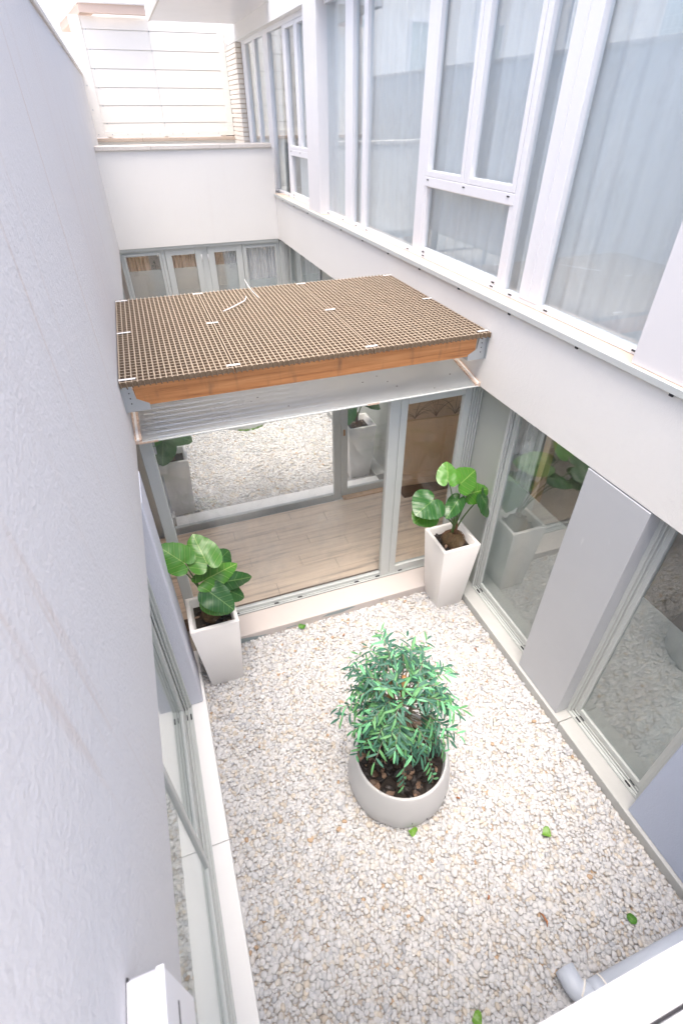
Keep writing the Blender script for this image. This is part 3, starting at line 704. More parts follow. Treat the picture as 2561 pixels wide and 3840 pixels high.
# chipped paint: slate-blue patches on the curb's face
CHIPS = paint_mat('old_slate_paint', (.34, .40, .41), .8, 0, .3)
for xs, zs in (((-.2, .0, .30, .42, .26, .05, -.2), (.0, -.01, .0, .03, .055, .085, .09)), ((1.02, 1.25, 1.42, 1.38, 1.1), (.05, .04, .075, .092, .085)), ((.62, .74, .73, .63), (.03, .035, .05, .045)), ((1.7, 1.76, 1.75), (.06, .062, .08))):
    part('bare_patch', MB().prism([(x, 3.5062, z) for x, z in zip(xs, zs)], (0, .003, 0)), CHIPS, pv)
part('curb', B(XL + .03, 2.63, 5.34, 5.79, -.085, .104, .006), CURBT, pv)
# front track + frame
m = MB()
for k in range(4): m.box(XL + .0, 2.80, 3.79 + k * .02, 3.803 + k * .02, .1045, .122 + .008 * k, .003)
m.box(XL, 2.80, 3.79, 3.90, .1042, .114)
trk = part('track', m, GRAL, pv)
for x_ in (.16, .60, .87, 1.55, 1.81, 2.1, 2.45): part('slot_cover', B(x_ - .025, x_ + .025, 3.803, 3.817, .122, .135, .003), DARK, trk)
zt = 2.425
def ypost(x0, x1, y0, y1, z0=.115, z1=zt, n='post'): return part(n, B(x0, x1, y0, y1, z0, z1, .004), GRAL, pv)
ypost(XL, -.235, 3.82, 3.90, n='jamb')
ypost(1.845, 1.950, 3.808, 3.87)
m = MB()
for k in range(5): m.box(2.705 + k * .024, 2.722 + k * .024, 3.80 - .008 * k, 3.88, .115, zt, .003)
m.box(2.70, 2.825, 3.83, 3.90, .115, zt); part('jamb', m, GRAL, pv)
part('top_rail', B(XL, 2.70, 3.815, 3.885, 2.345, zt), GRAL, pv)
part('bottom_rail', B(-.235, 1.845, 3.825, 3.87, .1145, .165, .004), GRAL, pv)
part('pane', B(-.24, 1.85, 3.845, 3.853, .16, 2.35), GLASS, pv)
dr = yframe(pv, 'door', 3.812, 3.868, 1.954, 2.70, .13, 2.343, .075, GRAL, .085, .06)
part('pane', B(2.022, 2.632, 3.838, 3.846, .21, 2.288), GLASS, dr)
# back frame
ypost(-.54, -.39, 5.40, 5.47, z1=2.70, n='jamb'); ypost(1.836, 1.93, 5.40, 5.46, z1=2.70)
part('bottom_rail', B(-.39, 1.836, 5.40, 5.455, .1045, .21, .004), GRAL, pv)
part('top_rail', B(-.54, 2.70, 5.405, 5.452, 2.70, 2.76), GRAL, pv)
part('pane', B(-.395, 1.84, 5.425, 5.432, .205, 2.705), GLASS, pv)
d2 = yframe(pv, 'door', 5.395, 5.45, 1.932, 2.70, .13, 2.699, .095, GRAL, .135, .09)
part('pane', B(2.02, 2.612, 5.42, 5.428, .26, 2.62), GLASS, d2)
part('lock', B(1.965, 1.992, 5.385, 5.3945, 1.12, 1.21, .006), BAMB, d2)
ypost(2.70, 2.83, 5.40, 5.47, z1=2.7, n='jamb')
part('threshold', B(1.94, 2.70, 5.30, 5.394, .1501, .17, .004), WOODT, pv)
# roof sheet, rising away from the courtyard
def rz(y): return 2.43 + (y - 3.665) * .196
m = MB(); m.prism([(XL + .012, 3.665, rz(3.665)), (XL + .012, 5.72, rz(5.72)), (XL + .012, 5.72, rz(5.72) + .022), (XL + .012, 3.665, rz(3.665) + .022)], (XR - XL - .024, 0, 0))
rf = part('roof', m, ROOFM, pv)
for a, b in ((XL + .001, XL + .05), (XR - .055, XR - .001)):
    m = MB(); m.prism([(a, 3.655, rz(3.655) + .001), (a, 5.72, rz(5.72) + .001), (a, 5.72, rz(5.72) + .036), (a, 3.655, rz(3.655) + .036)], (b - a, 0, 0)); part('sealant_strip', m, RUST, rf)
    m = MB(); m.prism([(a + .014, 3.652, rz(3.652) + .03), (a + .014, 5.7, rz(5.7) + .03), (a + .014, 5.7, rz(5.7) + .046), (a + .014, 3.652, rz(3.652) + .046)], (.018, 0, 0)); part('flashing', m, FENCE, rf)
part('edge_strip', B(XL + .02, XR - .02, 3.6495, 3.6645, rz(3.65) + .004, rz(3.65) + .016, .003), GRAL, rf)
part('edge_stain', B(-.31, -.17, 3.648, 3.6494, rz(3.65) + .002, rz(3.65) + .018), RUST, rf); part('edge_stain', B(1.55, 1.66, 3.648, 3.6494, rz(3.65) + .002, rz(3.65) + .018), RUST, rf)
for k in range(9):
    x_, y_ = random.uniform(.1, 2.5), random.uniform(3.7, 4.05); part('debris', MB().box(x_, x_ + random.uniform(.006, .016), y_, y_ + .004, rz(y_) + .0225, rz(y_) + .0265), SOIL, rf)
# floor of laminate planks
fl = part('floor', B(-.56, 3.75, 3.905, 5.335, -.05, .140), DFLOOR, loc=(1.2, 4.6, .14)); tag(fl, kind='structure')
pm = {}
for rrow in range(8):
    y0 = 3.906 + rrow * .1785; y1 = y0 + .1770
    x = -.555 - [.0, .45, .85, .2, .65, 1.0, .3, .75][rrow]
    while x < 3.7:
        a, b = max(x, -.555), min(x + 1.22, 3.74)
        if b - a > .05: part('plank', B(a, b - .0016, y0, y1, .1405, .15, .0012), PLANK, fl)
        x += 1.222
# corridor ends: oak-lined left end, wainscot on the right
cl = part('wall', B(-.64, -.545, 3.905, 5.40, .1501, 2.75), WOODT, loc=(-.6, 4.6, .15)); tag(cl, kind='structure')
ww = thing('wainscot_wall', (3.3, 5.33, .15), 'orange-beige panelled wainscot wall with grass-print wallpaper seen through the pavilion door', 'wall')
ang = math.radians(-6.05)
def wbox(name, u0, u1, z0, z1, t, mat, ch=0):
    o = part(name, B(2.80 + u0, 2.80 + u1, 5.347 - t, 5.36 + .05, z0, z1, ch), mat, ww)
    return o
ww.rotation_euler = (0, 0, 0)
wbox('panel', 0, 1.6, .1501, 1.19, 0, WAINS); wbox('wallpaper', 0, 1.6, 1.1905, 2.6, -.006, WALLP)
wbox('chair_rail', -.02, 1.62, 1.155, 1.20, .028, WAINS, .004); wbox('rail', 0, 1.6, 1.05, 1.154, .012, WAINS, .003)
wbox('skirting', -.02, 1.62, .1505, .255, .022, WAINS, .004); wbox('rail', 0, 1.6, .2555, .35, .012, WAINS, .003)
for u in (.62, 1.35): wbox('stile', u, u + .09, .3505, 1.0495, .012, WAINS, .003)
for k, (u, z) in enumerate(((.15, 1.21), (.45, 1.21), (.72, 1.21), (1.05, 1.21), (.30, 1.45), (.9, 1.5))):
    m = MB()
    for q in range(13):
        a = random.uniform(-1.0, 1.0); L_ = random.uniform(.2, .42); pts = []
        for s_ in range(6):
            t_ = s_ / 5; pts.append((2.80 + u + math.sin(a) * L_ * t_ * (.5 + .6 * t_), 5.3515, z + math.cos(a) * L_ * t_ - .10 * abs(a) * t_ ** 3))
        m.tube(pts, [.0028, .0028, .0025, .002, .0015, .001], 4)
    part('grass_print', m, PAT, ww)
for ch_ in ww.children:      # turn the wall a few degrees about its left end
    pass
Rz_ = Matrix.Rotation(ang, 4, 'Z'); piv = Vector((2.841 - 3.3, 5.343 - 5.33, 0))
for ch_ in ww.children:
    ch_.data.transform(Matrix.Translation(piv) @ Rz_ @ Matrix.Translation(-piv))
strip = part('floor', B(2.75, 4.6, 5.06, 5.50, .12, .1535), DFLOOR, loc=(3.3, 5.2, .15)); tag(strip, kind='structure')
hall = part('wall', B(4.6, 4.7, 3.4, 5.6, .1, 2.7), BEIGE, loc=(4.6, 4.5, .1)); tag(hall, kind='structure')
hall = part('floor', B(3.755, 4.6, 3.60, 5.055, .0, .15), PLANK, loc=(4.2, 4.5, .1)); tag(hall, kind='structure')
hall = part('ceiling', B(2.97, 4.7, 3.4, 5.7, 2.62, 2.75), BEIGE, loc=(3.8, 4.5, 2.6)); tag(hall, kind='structure')

# ------------------------------------------------------------------ timber beams and gratings
bz0, bz1 = 2.722, 2.888
for i, (yb, lab) in enumerate(((3.675, 'orange pine beam with knots carrying the front edge of the grating'), (4.64, 'pine beam under the middle of the grating'), (5.64, 'pine beam under the back edge of the grating'))):
    bt = thing('timber_beam', (1.16, yb, bz0), lab, 'beam', 'beams under the grating')
    m = MB(); m.prism([(-.325, yb, bz1), (-.325, yb, bz0 + .075), (-.325 + .075, yb, bz0), (2.65 - .085, yb, bz0), (2.65, yb, bz0 + .085), (2.65, yb, bz1)][::-1], (0, .10, 0))
    m2 = B(-.25, 2.56, yb, yb + .1, bz0, bz1, .004)
    o = part('timber', m2, BEAM, bt)
    for s_, xw in ((1, XL + .001), (-1, XR - .001)):
        xs = lambda d: xw + s_ * d
        m = MB(); pts = [(xs(0), bz1 - .002), (xs(0), bz0 - .035), (xs(.17), bz0 - .035), (xs(.17), bz0 + .015), (xs(.09), bz0 + .06), (xs(.075), bz1 - .002)]
        if s_ > 0: pts = pts[::-1]
        m.prism([(x, yb - .004, z) for x, z in pts], (0, .0035, 0))
        m.box(min(xs(0), xs(.17)), max(xs(0), xs(.17)), yb - .0005, yb + .104, bz0 - .035, bz0 - .001)
        m.box(min(xs(0), xs(.003)), max(xs(0), xs(.003)), yb - .03, yb + .13, bz0 - .03, bz1 - .004)
        hg = part('hanger', m, STEEL, bt)
        for kz in (.03, .07, .11, .145): part('nail', MB().tube([(xs(.05), yb - .008, bz0 + kz), (xs(.05), yb - .004, bz0 + kz)], .005, 6), DARK, hg)
GZ0, GZ1 = 2.889, 2.932
px_, py_ = .0393, .0555
pans = ((-.328, .470, 'left'), (.480, 1.572, 'middle'), (1.582, 2.652, 'right'))
gl_lab = {'left': 'narrow tan plastic grating panel against the left wall', 'middle': 'tan plastic grating panel in the middle with a stray white strip lying on it', 'right': 'tan plastic grating panel against the right wall'}
for a, b, nm in pans:
    gt = thing('grating', ((a + b) / 2, 4.7, GZ0), gl_lab[nm], 'grating', 'grating panels over the pavilion')
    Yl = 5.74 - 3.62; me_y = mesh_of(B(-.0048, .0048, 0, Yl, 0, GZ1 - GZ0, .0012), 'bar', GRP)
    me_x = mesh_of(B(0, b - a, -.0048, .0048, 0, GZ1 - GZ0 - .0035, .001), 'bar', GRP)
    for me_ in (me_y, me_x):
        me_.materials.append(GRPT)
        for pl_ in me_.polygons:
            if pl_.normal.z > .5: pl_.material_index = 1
    n = int((b - a - .012) / px_)
    for k in range(n + 1):
        x_ = a + .006 + k * (b - a - .012) / n
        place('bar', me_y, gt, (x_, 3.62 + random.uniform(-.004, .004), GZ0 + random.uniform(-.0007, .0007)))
    ny = int(Yl / py_)
    for k in range(ny):
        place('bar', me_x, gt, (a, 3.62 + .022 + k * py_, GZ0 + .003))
gc = 'fixing strips on the grating'
def strip_(x, y, rz_, lab, L_=.085):
    m = B(-L_ / 2, L_ / 2, -.0125, .0125, 0, .004, .001); o = part('fixing_strip', m, CLIPM, loc=(0, 0, 0)); o.location = (x, y, GZ1 + .0015); o.rotation_euler = (0, 0, rz_)
    tag(o, lab, 'metal strip', gc)
rows = (('front', 3.672), ('middle', 4.69), ('back', 5.672))
for rn, yy in rows:
    for cn, xx in (('left wall', -.272), ('left panel joint', .473), ('right panel joint', 1.578), ('right wall', 2.60)):
        strip_(xx, yy, random.uniform(-.06, .06), f'small white metal strip on the {rn} edge of the grating at the {cn}' if rn != 'middle' else f'small white metal strip halfway across the grating at the {cn}', .115 if cn == 'left wall' else .1)
sk = part('loose_strip', MB().tube([(.62, 4.98, 2.938), (.74, 5.06, 2.95), (.86, 5.15, 2.965), (.90, 5.28, 2.96), (.905, 5.33, 2.955)], [.005, .006, .006, .004, .003], 6), CLIPM, smooth=True, loc=(.74, 5.06, 2.935)); tag(sk, 'curved white plastic strip lying loose on the middle grating', 'plastic strip')
sk = part('loose_strip', MB().tube([(1.0, 5.84, 2.99), (1.01, 5.72, 2.95), (1.02, 5.55, 2.937), (1.03, 5.3, 2.936)], [.003, .005, .004, .003], 6), CLIPM, smooth=True, loc=(1.02, 5.55, 2.935)); tag(sk, 'straight thin white strip sticking up past the back edge of the grating', 'plastic strip')

# ------------------------------------------------------------------ tall planters with elephant-ear plants
def planter(cx, cy, label, zt=.90, top=.422, bot=.30, th=.036, depth=.10, soil_chips=45):
    t = thing('planter', (cx, cy, 0), label, 'planter', 'tall white planters')
    bm = bmesh.new(); m = MB(); h = top / 2; l = bot / 2; ih = h - th; il = ih - .02
    v = []
    for r_, z in ((l, -.03), (l + .001, -.028), (h, zt - .004), (h - .004, zt), (ih + .004, zt), (ih, zt - .004), (il, zt - depth)):
        v += [(cx - r_, cy - r_, z), (cx + r_, cy - r_, z), (cx + r_, cy + r_, z), (cx - r_, cy + r_, z)]
    f = [(0, 3, 2, 1)]
    for i in range(6):
        for k in range(4): f.append((i * 4 + k, i * 4 + (k + 1) % 4, (i + 1) * 4 + (k + 1) % 4, (i + 1) * 4 + k))
    f.append((24, 25, 26, 27)); m.add(v, f)
    o = part('body', m, POTW, t)
    md = o.modifiers.new('bevel', 'BEVEL'); md.width = .012; md.segments = 3; md.limit_method = 'ANGLE'; md.angle_limit = math.radians(60)
    o.data.polygons.foreach_set('use_smooth', [True] * len(o.data.polygons))
    s = part('soil', B(cx - il - .006, cx + il + .006, cy - il - .006, cy + il + .006, zt - depth - .01, zt - depth + .012), SOIL, t)
    for k in range(soil_chips):
        place('bark_chip', random.choice(CHIPME), t, (cx + random.uniform(-.9, .9) * il, cy + random.uniform(-.9, .9) * il, zt - depth + .018 + random.uniform(0, .02)), (random.uniform(-.6, .6), random.uniform(-.6, .6), random.uniform(0, 6)), [random.uniform(.6, 1.2)] * 3)
    return t
CHIPME = []
for k in range(8):
    bm = bmesh.new(); bmesh.ops.create_icosphere(bm, subdivisions=1, radius=1)
    for v in bm.verts:
        n_ = noise.noise(v.co * 1.3 + Vector((k * 5, 0, 0))); v.co *= 1 + .5 * n_
        v.co = Vector((v.co.x * .026, v.co.y * .016, v.co.z * .009))
    me = bpy.data.meshes.new('bark_chip'); bm.to_mesh(me); bm.free(); me.materials.append(CHIP); CHIPME.append(me)

def ear_leaf(P, T, width, nrm, mat, par, droop=.12, back=.42, curl=.15):
    """heart-shaped leaf: P = where the stalk meets the blade, T = tip"""
    P = Vector(P); T = Vector(T); ax = T - P; L = ax.length; t = ax / L; nrm = Vector(nrm)
    n = (nrm - t * nrm.dot(t)).normalized(); b = t.cross(n); K, R_ = 44, 9; vs = []; uvs = []; seed = random.random() * 50
    def rad(th):
        c = abs(th) / math.pi
        pts = ((0, 1.0), (.06, .93), (.14, .80), (.25, .70), (.40, .62), (.55, .585), (.70, .60), (.84, .60), (.93, .50), (.98, .26), (1.0, .14))
        for (a0, r0), (a1, r1) in zip(pts, pts[1:]):
            if c <= a1:
                k = (c - a0) / (a1 - a0); k = k * k * (3 - 2 * k); return r0 + (r1 - r0) * k
        return .14
    for j in range(R_ + 1):
        for k in range(K):
            th = -math.pi + 2 * math.pi * k / K; r_ = rad(th) * (j / R_)
            x = math.cos(th) * r_; y = math.sin(th) * r_
            yy = y * width / .62
            if x < 0: x *= back / .55
            lz = -droop * x * abs(x) * L - curl * (abs(yy) ** 1.6) * L * 1.3 + .006 * L * math.cos(2 * math.pi * 7 * (x * .62 + .38 - abs(yy) * .45)) * (j / R_) + .05 * L * noise.noise(Vector((x * 3 + seed, yy * 3, 0)))
            vs.append(P + t * x * L + b * yy * L + n * lz)
            uvs.append((x * .62 + .38, .5 + yy * .62))
    fs = []
    for j in range(R_):
        for k in range(K):
            k2 = (k + 1) % K
            if j == 0: fs.append((k, R_ and (K + k), K + k2)) if False else fs.append((0, K + k, K + k2))
            else: fs.append((j * K + k, (j + 1) * K + k, (j + 1) * K + k2, j * K + k2))
    m = MB().add(vs, fs); o = part('leaf', m, mat, par, True)
    uv = o.data.uv_layers.new(name='UVMap'); li = np.empty(len(o.data.loops), int); o.data.loops.foreach_get('vertex_index', li)
    ua = np.array(uvs); uv.data.foreach_set('uv', ua[li].ravel())
    return o
def petiole(a, b, par, r0=.009, r1=.0045, bow=.06, mat=None):
    a = Vector(a); b = Vector(b); out = Vector((b.x - a.x, b.y - a.y, 0)); mid = a.lerp(b, .5) - out * .18 + Vector((0, 0, bow))
    pts = []
    for k in range(8):
        s_ = k / 7; pts.append(a * (1 - s_) ** 2 + mid * 2 * s_ * (1 - s_) + b * s_ ** 2)
    part('stalk', MB().tube(pts, [r0 + (r1 - r0) * k / 7 for k in range(8)], 7), mat or STEM, par, True)
def ear_plant(base, leaves, label, ball, off=(0, 0, 0), flip=1):
    off = Vector(off); base = Vector(base)
    t = thing('elephant_ear_plant', base, label, 'plant', 'elephant-ear plants')
    # root ball
    bm = bmesh.new(); bmesh.ops.create_icosphere(bm, subdivisions=3, radius=1); rad = ball
    for v in bm.verts:
        n_ = noise.noise(v.co * 2.2 + base) * .16 + noise.noise(v.co * 7 + base) * .05
        v.co = Vector((v.co.x * rad, v.co.y * rad, v.co.z * rad * .95)) * (1 + n_)
    me = bpy.data.meshes.new('root_ball'); bm.to_mesh(me); bm.free(); me.materials.append(ROOT)
    me.polygons.foreach_set('use_smooth', [True] * len(me.polygons)); o = bpy.data.objects.new('root_ball', me); COL.objects.link(o); o.parent = t; o.location = (0, 0, -.02)
    for k in range(14):
        a = random.uniform(0, 6.28); pts = []
        for s_ in range(6):
            ph = .2 + s_ * .3; w_ = a + .3 * math.sin(s_ + k); pts.append(base + Vector((math.cos(w_) * math.sin(ph) * rad * 1.08, math.sin(w_) * math.sin(ph) * rad * 1.08, math.cos(ph) * rad * 1.03 - .02)))
        part('root', MB().tube(pts, [.003, .003, .0025, .002, .0015, .001], 5), BARKM, t, True)
    cr = base + Vector((0, 0, ball * .85))
    for k in range(3):
        a = k * 2.1 + .5; p2 = cr + Vector((math.cos(a) * .03, math.sin(a) * .03, .13))
        part('sheath', MB().tube([cr + Vector((math.cos(a) * .015, math.sin(a) * .015, -.02)), cr.lerp(p2, .5) + Vector((0, 0, .01)), p2], [.02, .016, .003], 8), (BARKM, STEM, BARKM)[k], t, True)
    for (P, T, w, n, bright, kw) in leaves:
        P = Vector(P); T = Vector(T); kw = dict(kw)
        if flip < 0:
            P = Vector((2 * base.x - P.x + off.x * 0, P.y, P.z)); T = Vector((2 * base.x - T.x, T.y, T.z)); n = (-n[0], n[1], n[2])
        ear_leaf(P, T, w, n, EARL if bright else EARD, t, **kw)
        a = random.uniform(0, 6.28); petiole(cr + Vector((math.cos(a) * .012, math.sin(a) * .012, .03)), P, t)
    return t

cam_dir = Vector((0, -.72, .69))
LL = [((-.211, 3.22, 1.565), (-.36, 3.30, 1.71), .60, (.12, -.75, .66), 1, dict(droop=.05, curl=.12)),
      ((-.031, 3.22, 1.52), (-.085, 3.42, 1.66), .60, (.05, -.70, .72), 1, dict(droop=.05, curl=.12)),
      ((.067, 3.42, 1.292), (.20, 3.56, 1.28), .62, (.15, -.55, .80), 0, dict(curl=.2)),
      ((-.045, 3.22, 1.31), (.235, 3.36, 1.29), .36, (-.45, -.55, .70), 1, dict(curl=.45)),
      ((.085, 3.22, 1.225), (.36, 3.27, 1.14), .30, (.10, -.75, .6), 0, dict(curl=.55, droop=.3)),
      ((-.045, 3.12, 1.235), (.115, 2.99, 1.10), .52, (-.02, -.45, .90), 0, dict(droop=.12, curl=.14, back=.36)),
      ((-.065, 3.12, 1.13), (.10, 3.02, 1.06), .50, (.0, -.5, .85), 1, dict()),
      ((.13, 3.22, 1.08), (.235, 3.22, .97), .55, (.3, -.5, .8), 0, dict()),
      ((-.26, 3.38, 1.38), (-.32, 3.42, 1.30), .7, (.1, -.6, .8), 0, dict()),
      ((-.0, 3.42, 1.27), (.02, 3.58, 1.20), .6, (.1, -.5, .8), 0, dict())]
pL = planter(-.078, 3.245, 'tall white square planter by the left pier', .90)
ear_plant((-.085, 3.245, .86), LL, 'big-leaved elephant-ear plant in the planter by the left pier', .085)
RL = [((2.194, 3.25, 1.776), (2.245, 3.38, 1.885), .62, (-.15, -.72, .68), 1, dict(curl=.1)),
      ((2.388, 3.30, 1.663), (2.64, 3.44, 1.67), .48, (-.10, -.70, .72), 1, dict(curl=.15)),
      ((2.02, 3.20, 1.60), (1.825, 3.11, 1.575), .80, (-.05, -.45, .9), 0, dict(curl=.10)),
      ((2.01, 3.22, 1.46), (1.845, 3.17, 1.43), .82, (0, -.45, .9), 1, dict(curl=.10)),
      ((2.30, 3.20, 1.53), (2.13, 3.08, 1.47), .40, (-.25, -.62, .72), 0, dict(curl=.3)),
      ((2.54, 3.33, 1.475), (2.82, 3.40, 1.43), .40, (.0, -.65, .78), 1, dict(curl=.2)),
      ((2.66, 3.30, 1.42), (2.765, 3.22, 1.20), .50, (.35, -.55, .72), 0, dict(droop=.2, curl=.2, back=.3)),
      ((2.561, 3.45, 1.43), (2.66, 3.56, 1.46), .6, (0, -.6, .8), 0, dict())]
pR = planter(2.437, 3.37, 'tall white square planter in the corner between pavilion and right wall', .92)
ear_plant((2.455, 3.375, .875), RL, 'elephant-ear plant with exposed round root ball in the right corner planter', .118)
def shifted(L_, dx, dy, dz=0): return [((P[0] + dx, P[1] + dy, P[2] + dz), (T[0] + dx, T[1] + dy, T[2] + dz), w, n, 0 if i % 3 else br, kw) for i, (P, T, w, n, br, kw) in enumerate(L_)]
planter(-.19, 6.10, 'tall white square planter beyond the pavilion glass on the left', .88, soil_chips=25)
L2 = [((-.29, 6.0, 1.28), (-.44, 5.9, 1.16), .6, (-.1, -.5, .85), 1, {}), ((-.24, 5.95, 1.12), (-.30, 5.78, .93), .66, (0, -.75, .65), 0, {}), ((-.08, 6.05, 1.20), (.13, 5.98, 1.10), .62, (.1, -.5, .85), 0, {}), ((-.10, 6.2, 1.30), (.05, 6.3, 1.30), .6, (.1, -.5, .85), 1, {}), ((-.30, 6.2, 1.4), (-.4, 6.35, 1.45), .6, (0, -.6, .8), 0, {})]
ear_plant((-.21, 6.10, .83), L2, 'elephant-ear plant beyond the pavilion glass on the left', .075)
planter(2.45, 6.12, 'tall white square planter beyond the pavilion glass on the right', .88, soil_chips=30)
L3 = [((2.22, 6.0, 1.15), (2.10, 5.86, .97), .66, (-.2, -.6, .75), 0, {}), ((2.22, 6.05, 1.42), (2.06, 6.0, 1.33), .6, (-.1, -.5, .85), 0, {}), ((2.55, 6.05, 1.25), (2.76, 5.98, 1.10), .45, (.1, -.5, .85), 0, dict(curl=.25)), ((2.45, 6.0, 1.48), (2.62, 5.95, 1.44), .6, (0, -.6, .8), 1, {}), ((2.35, 6.25, 1.5), (2.3, 6.4, 1.55), .6, (0, -.6, .8), 0, {})]
ear_plant((2.43, 6.12, .83), L3, 'elephant-ear plant beyond the pavilion glass on the right', .075)

# ------------------------------------------------------------------ round pot and bush
PC = (1.10, 1.70)
def round_pot(cx, cy, label, chips, sc=1.0, mat=POTG):
    t = thing('round_pot', (cx, cy, 0), label, 'planter', 'round grey pots')
    prof = [(.375, -.03), (.395, .0), (.408, .06), (.414, .13), (.412, .19), (.402, .27), (.385, .35), (.371, .405), (.366, .42), (.360, .428), (.352, .430), (.346, .426), (.344, .415), (.343, .33), (.0, .33)]
    part('body', MB().lathe((cx, cy, 0), [(r_ * sc, z * sc) for r_, z in prof], 72), mat, t, True)
    part('soil', MB().lathe((cx, cy, 0), [(.338 * sc, .331 * sc), (.335 * sc, .355 * sc), (.2 * sc, .37 * sc), (.0, .375 * sc)], 24), SOIL, t, True)
    for k in range(chips):
        rr = .325 * sc * math.sqrt(random.random()); a = random.uniform(0, 6.283)
        place('bark_chip', random.choice(CHIPME), t, (cx + rr * math.cos(a), cy + rr * math.sin(a), .368 * sc + random.uniform(.0, .022)), (random.uniform(-.7, .7), random.uniform(-.7, .7), random.uniform(0, 6.28)), [random.uniform(1.0, 2.1)] * 3)
    return t
rp = round_pot(PC[0], PC[1], 'round pale grey pot with bark mulch standing on the pebbles', 270)
for a, z, l_ in ((-1.75, .12, .02), (-1.45, .10, .028), (-1.42, .07, .02), (-.95, .16, .03), (-2.25, .05, .03)):
    r_ = .4155; part('scuff', MB().box(PC[0] + r_ * math.cos(a) - .002, PC[0] + r_ * math.cos(a) + .002, PC[1] + r_ * math.sin(a) - .0015, PC[1] + r_ * math.sin(a) + .0015, z, z + l_), DARK, rp)
r2 = round_pot(1.16, 8.38, 'round pale grey pot in the far courtyard beyond the pavilion, mossy at its foot', 0)
MOSS = stone_mat('moss', (.05, .12, .02), (.16, .28, .06), 90)
part('moss', MB().tube([(1.16 + .405 * math.cos(a), 8.38 + .405 * math.sin(a), .02) for a in np.linspace(-2.1, -.9, 14)], [.004] + [.016 + .008 * math.sin(k * 2.3) for k in range(12)] + [.004], 7), MOSS, r2, True)

bu = thing('bush', (PC[0], PC[1], .37), 'bushy willow-leaved artificial shrub with bamboo stakes in the round pot', 'shrub')
for x_, y_, zt_, lean in ((1.055, 1.70, 1.47, -.01), (.985, 1.74, 1.40, -.02), (1.135, 1.72, 1.20, .02)):
    part('bamboo_stake', MB().tube([(x_ + lean * -2, y_, .36), (x_, y_, .8), (x_ + lean, y_, zt_)], [.015, .0155, .0145], 10), BAMB, bu, True)
for k in range(5):
    a = k * 1.256; part('trunk', MB().tube([(PC[0] + .03 * math.cos(a), PC[1] + .03 * math.sin(a), .36), (PC[0] + .04 * math.cos(a + .5), PC[1] + .04 * math.sin(a + .5), .8), (PC[0] - .04 + .08 * math.cos(a), PC[1] + .08 * math.sin(a), 1.3), (PC[0] - .05 + .12 * math.cos(a), PC[1] + .12 * math.sin(a), 1.55)], [.011, .009, .006, .003], 6), TWIG, bu, True)
def lance_mesh(mat, curl, wid):
    nseg = 7; vs = []; uvs = []; fs = []
    for i in range(nseg + 1):
        u = i / nseg; w = wid * (math.sin(math.pi * min(1, .06 + u * .94)) ** .62) * (1 if u < .98 else .05)
        z = -curl * u * u
        for v_, zz in ((-1, .0), (0, -.05), (1, .0)):
            vs.append((u, v_ * w, z + (0 if v_ == 0 else .28 * w))); uvs.append((u, .5 + v_ * .5))
    for i in range(nseg):
        for k in range(2): fs.append((i * 3 + k, (i + 1) * 3 + k, (i + 1) * 3 + k + 1, i * 3 + k + 1))
    me = bpy.data.meshes.new('leaf'); me.from_pydata(vs, [], fs); me.update(); me.materials.append(mat)
    me.polygons.foreach_set('use_smooth', [True] * len(fs)); uv = me.uv_layers.new(name='UVMap')
    li = np.empty(len(me.loops), int); me.loops.foreach_get('vertex_index', li); uv.data.foreach_set('uv', np.array(uvs)[li].ravel())
    return me
LMESH = [[lance_mesh(mt, c_, w_) for c_ in (.12, .3, .5) for w_ in (.092, .112)] for mt in (LF1, LF2, LF3)]
cen = Vector((1.05, 1.72, 1.17)); rb_ = random.Random(21); leaf_list = []; tw = MB()
ntw = 150
for k in range(ntw):
    # even spread over the sphere, thinner below
    zc = 1 - 1.66 * (k + .5) / ntw; a = k * 2.39996 + rb_.uniform(-.3, .3); rr_ = math.sqrt(max(0, 1 - zc * zc))
    d = Vector((rr_ * math.cos(a), rr_ * math.sin(a), zc))
    if d.y < -.25 and abs(d.x + .02) < .34 and .05 < zc < .72: continue
    R_ = rb_.uniform(.30, .47) * (1.0 if zc > -.05 else .80)
    if rb_.random() < .06: R_ += .05
    end = cen + Vector((d.x * R_, d.y * R_, d.z * R_ * 1.12)); st_ = cen + Vector((d.x * .06, d.y * .06, d.z * R_ * .55 - .08))
    droop_ = Vector((0, 0, -.07 * rr_)); mid = st_.lerp(end, .55) + Vector((0, 0, .06))
    pts = []
    for s_ in range(7):
        q = s_ / 6; p = st_ * (1 - q) ** 2 + mid * 2 * q * (1 - q) + (end + droop_) * q ** 2; pts.append(p)
    tw.tube(pts, [.0035, .003, .0028, .0025, .002, .0018, .0012], 4)
    nl = rb_.randint(8, 11)
    for q in range(nl):
        f = .42 + .58 * (q + 1) / nl; i0 = min(5, int(f * 6)); p = pts[i0].lerp(pts[i0 + 1], f * 6 - i0)
        tdir = (pts[min(6, i0 + 1)] - pts[i0]).normalized()
        side = tdir.cross(Vector((0, 0, 1))); side = side.normalized() if side.length > .1 else Vector((1, 0, 0))
        sg = 1 if q % 2 else -1; up = side.cross(tdir)
        ld = (tdir * rb_.uniform(.35, .8) + side * sg * rb_.uniform(.5, 1.0) + up * rb_.uniform(-.15, .35) + Vector((0, 0, rb_.uniform(-.45, .1)))).normalized()
        if q == nl - 1: ld = (tdir + Vector((0, 0, -.2))).normalized()
        nn = Vector((0, 0, 1)) + d * .5 + Vector((rb_.gauss(0, .3), rb_.gauss(0, .3), 0)); nn = (nn - ld * nn.dot(ld)).normalized()
        kind = 0 if rb_.random() < .56 else (1 if rb_.random() < .62 else 2)
        leaf_list.append((p, ld, nn, rb_.uniform(.064, .100), kind, rb_.randrange(6)))
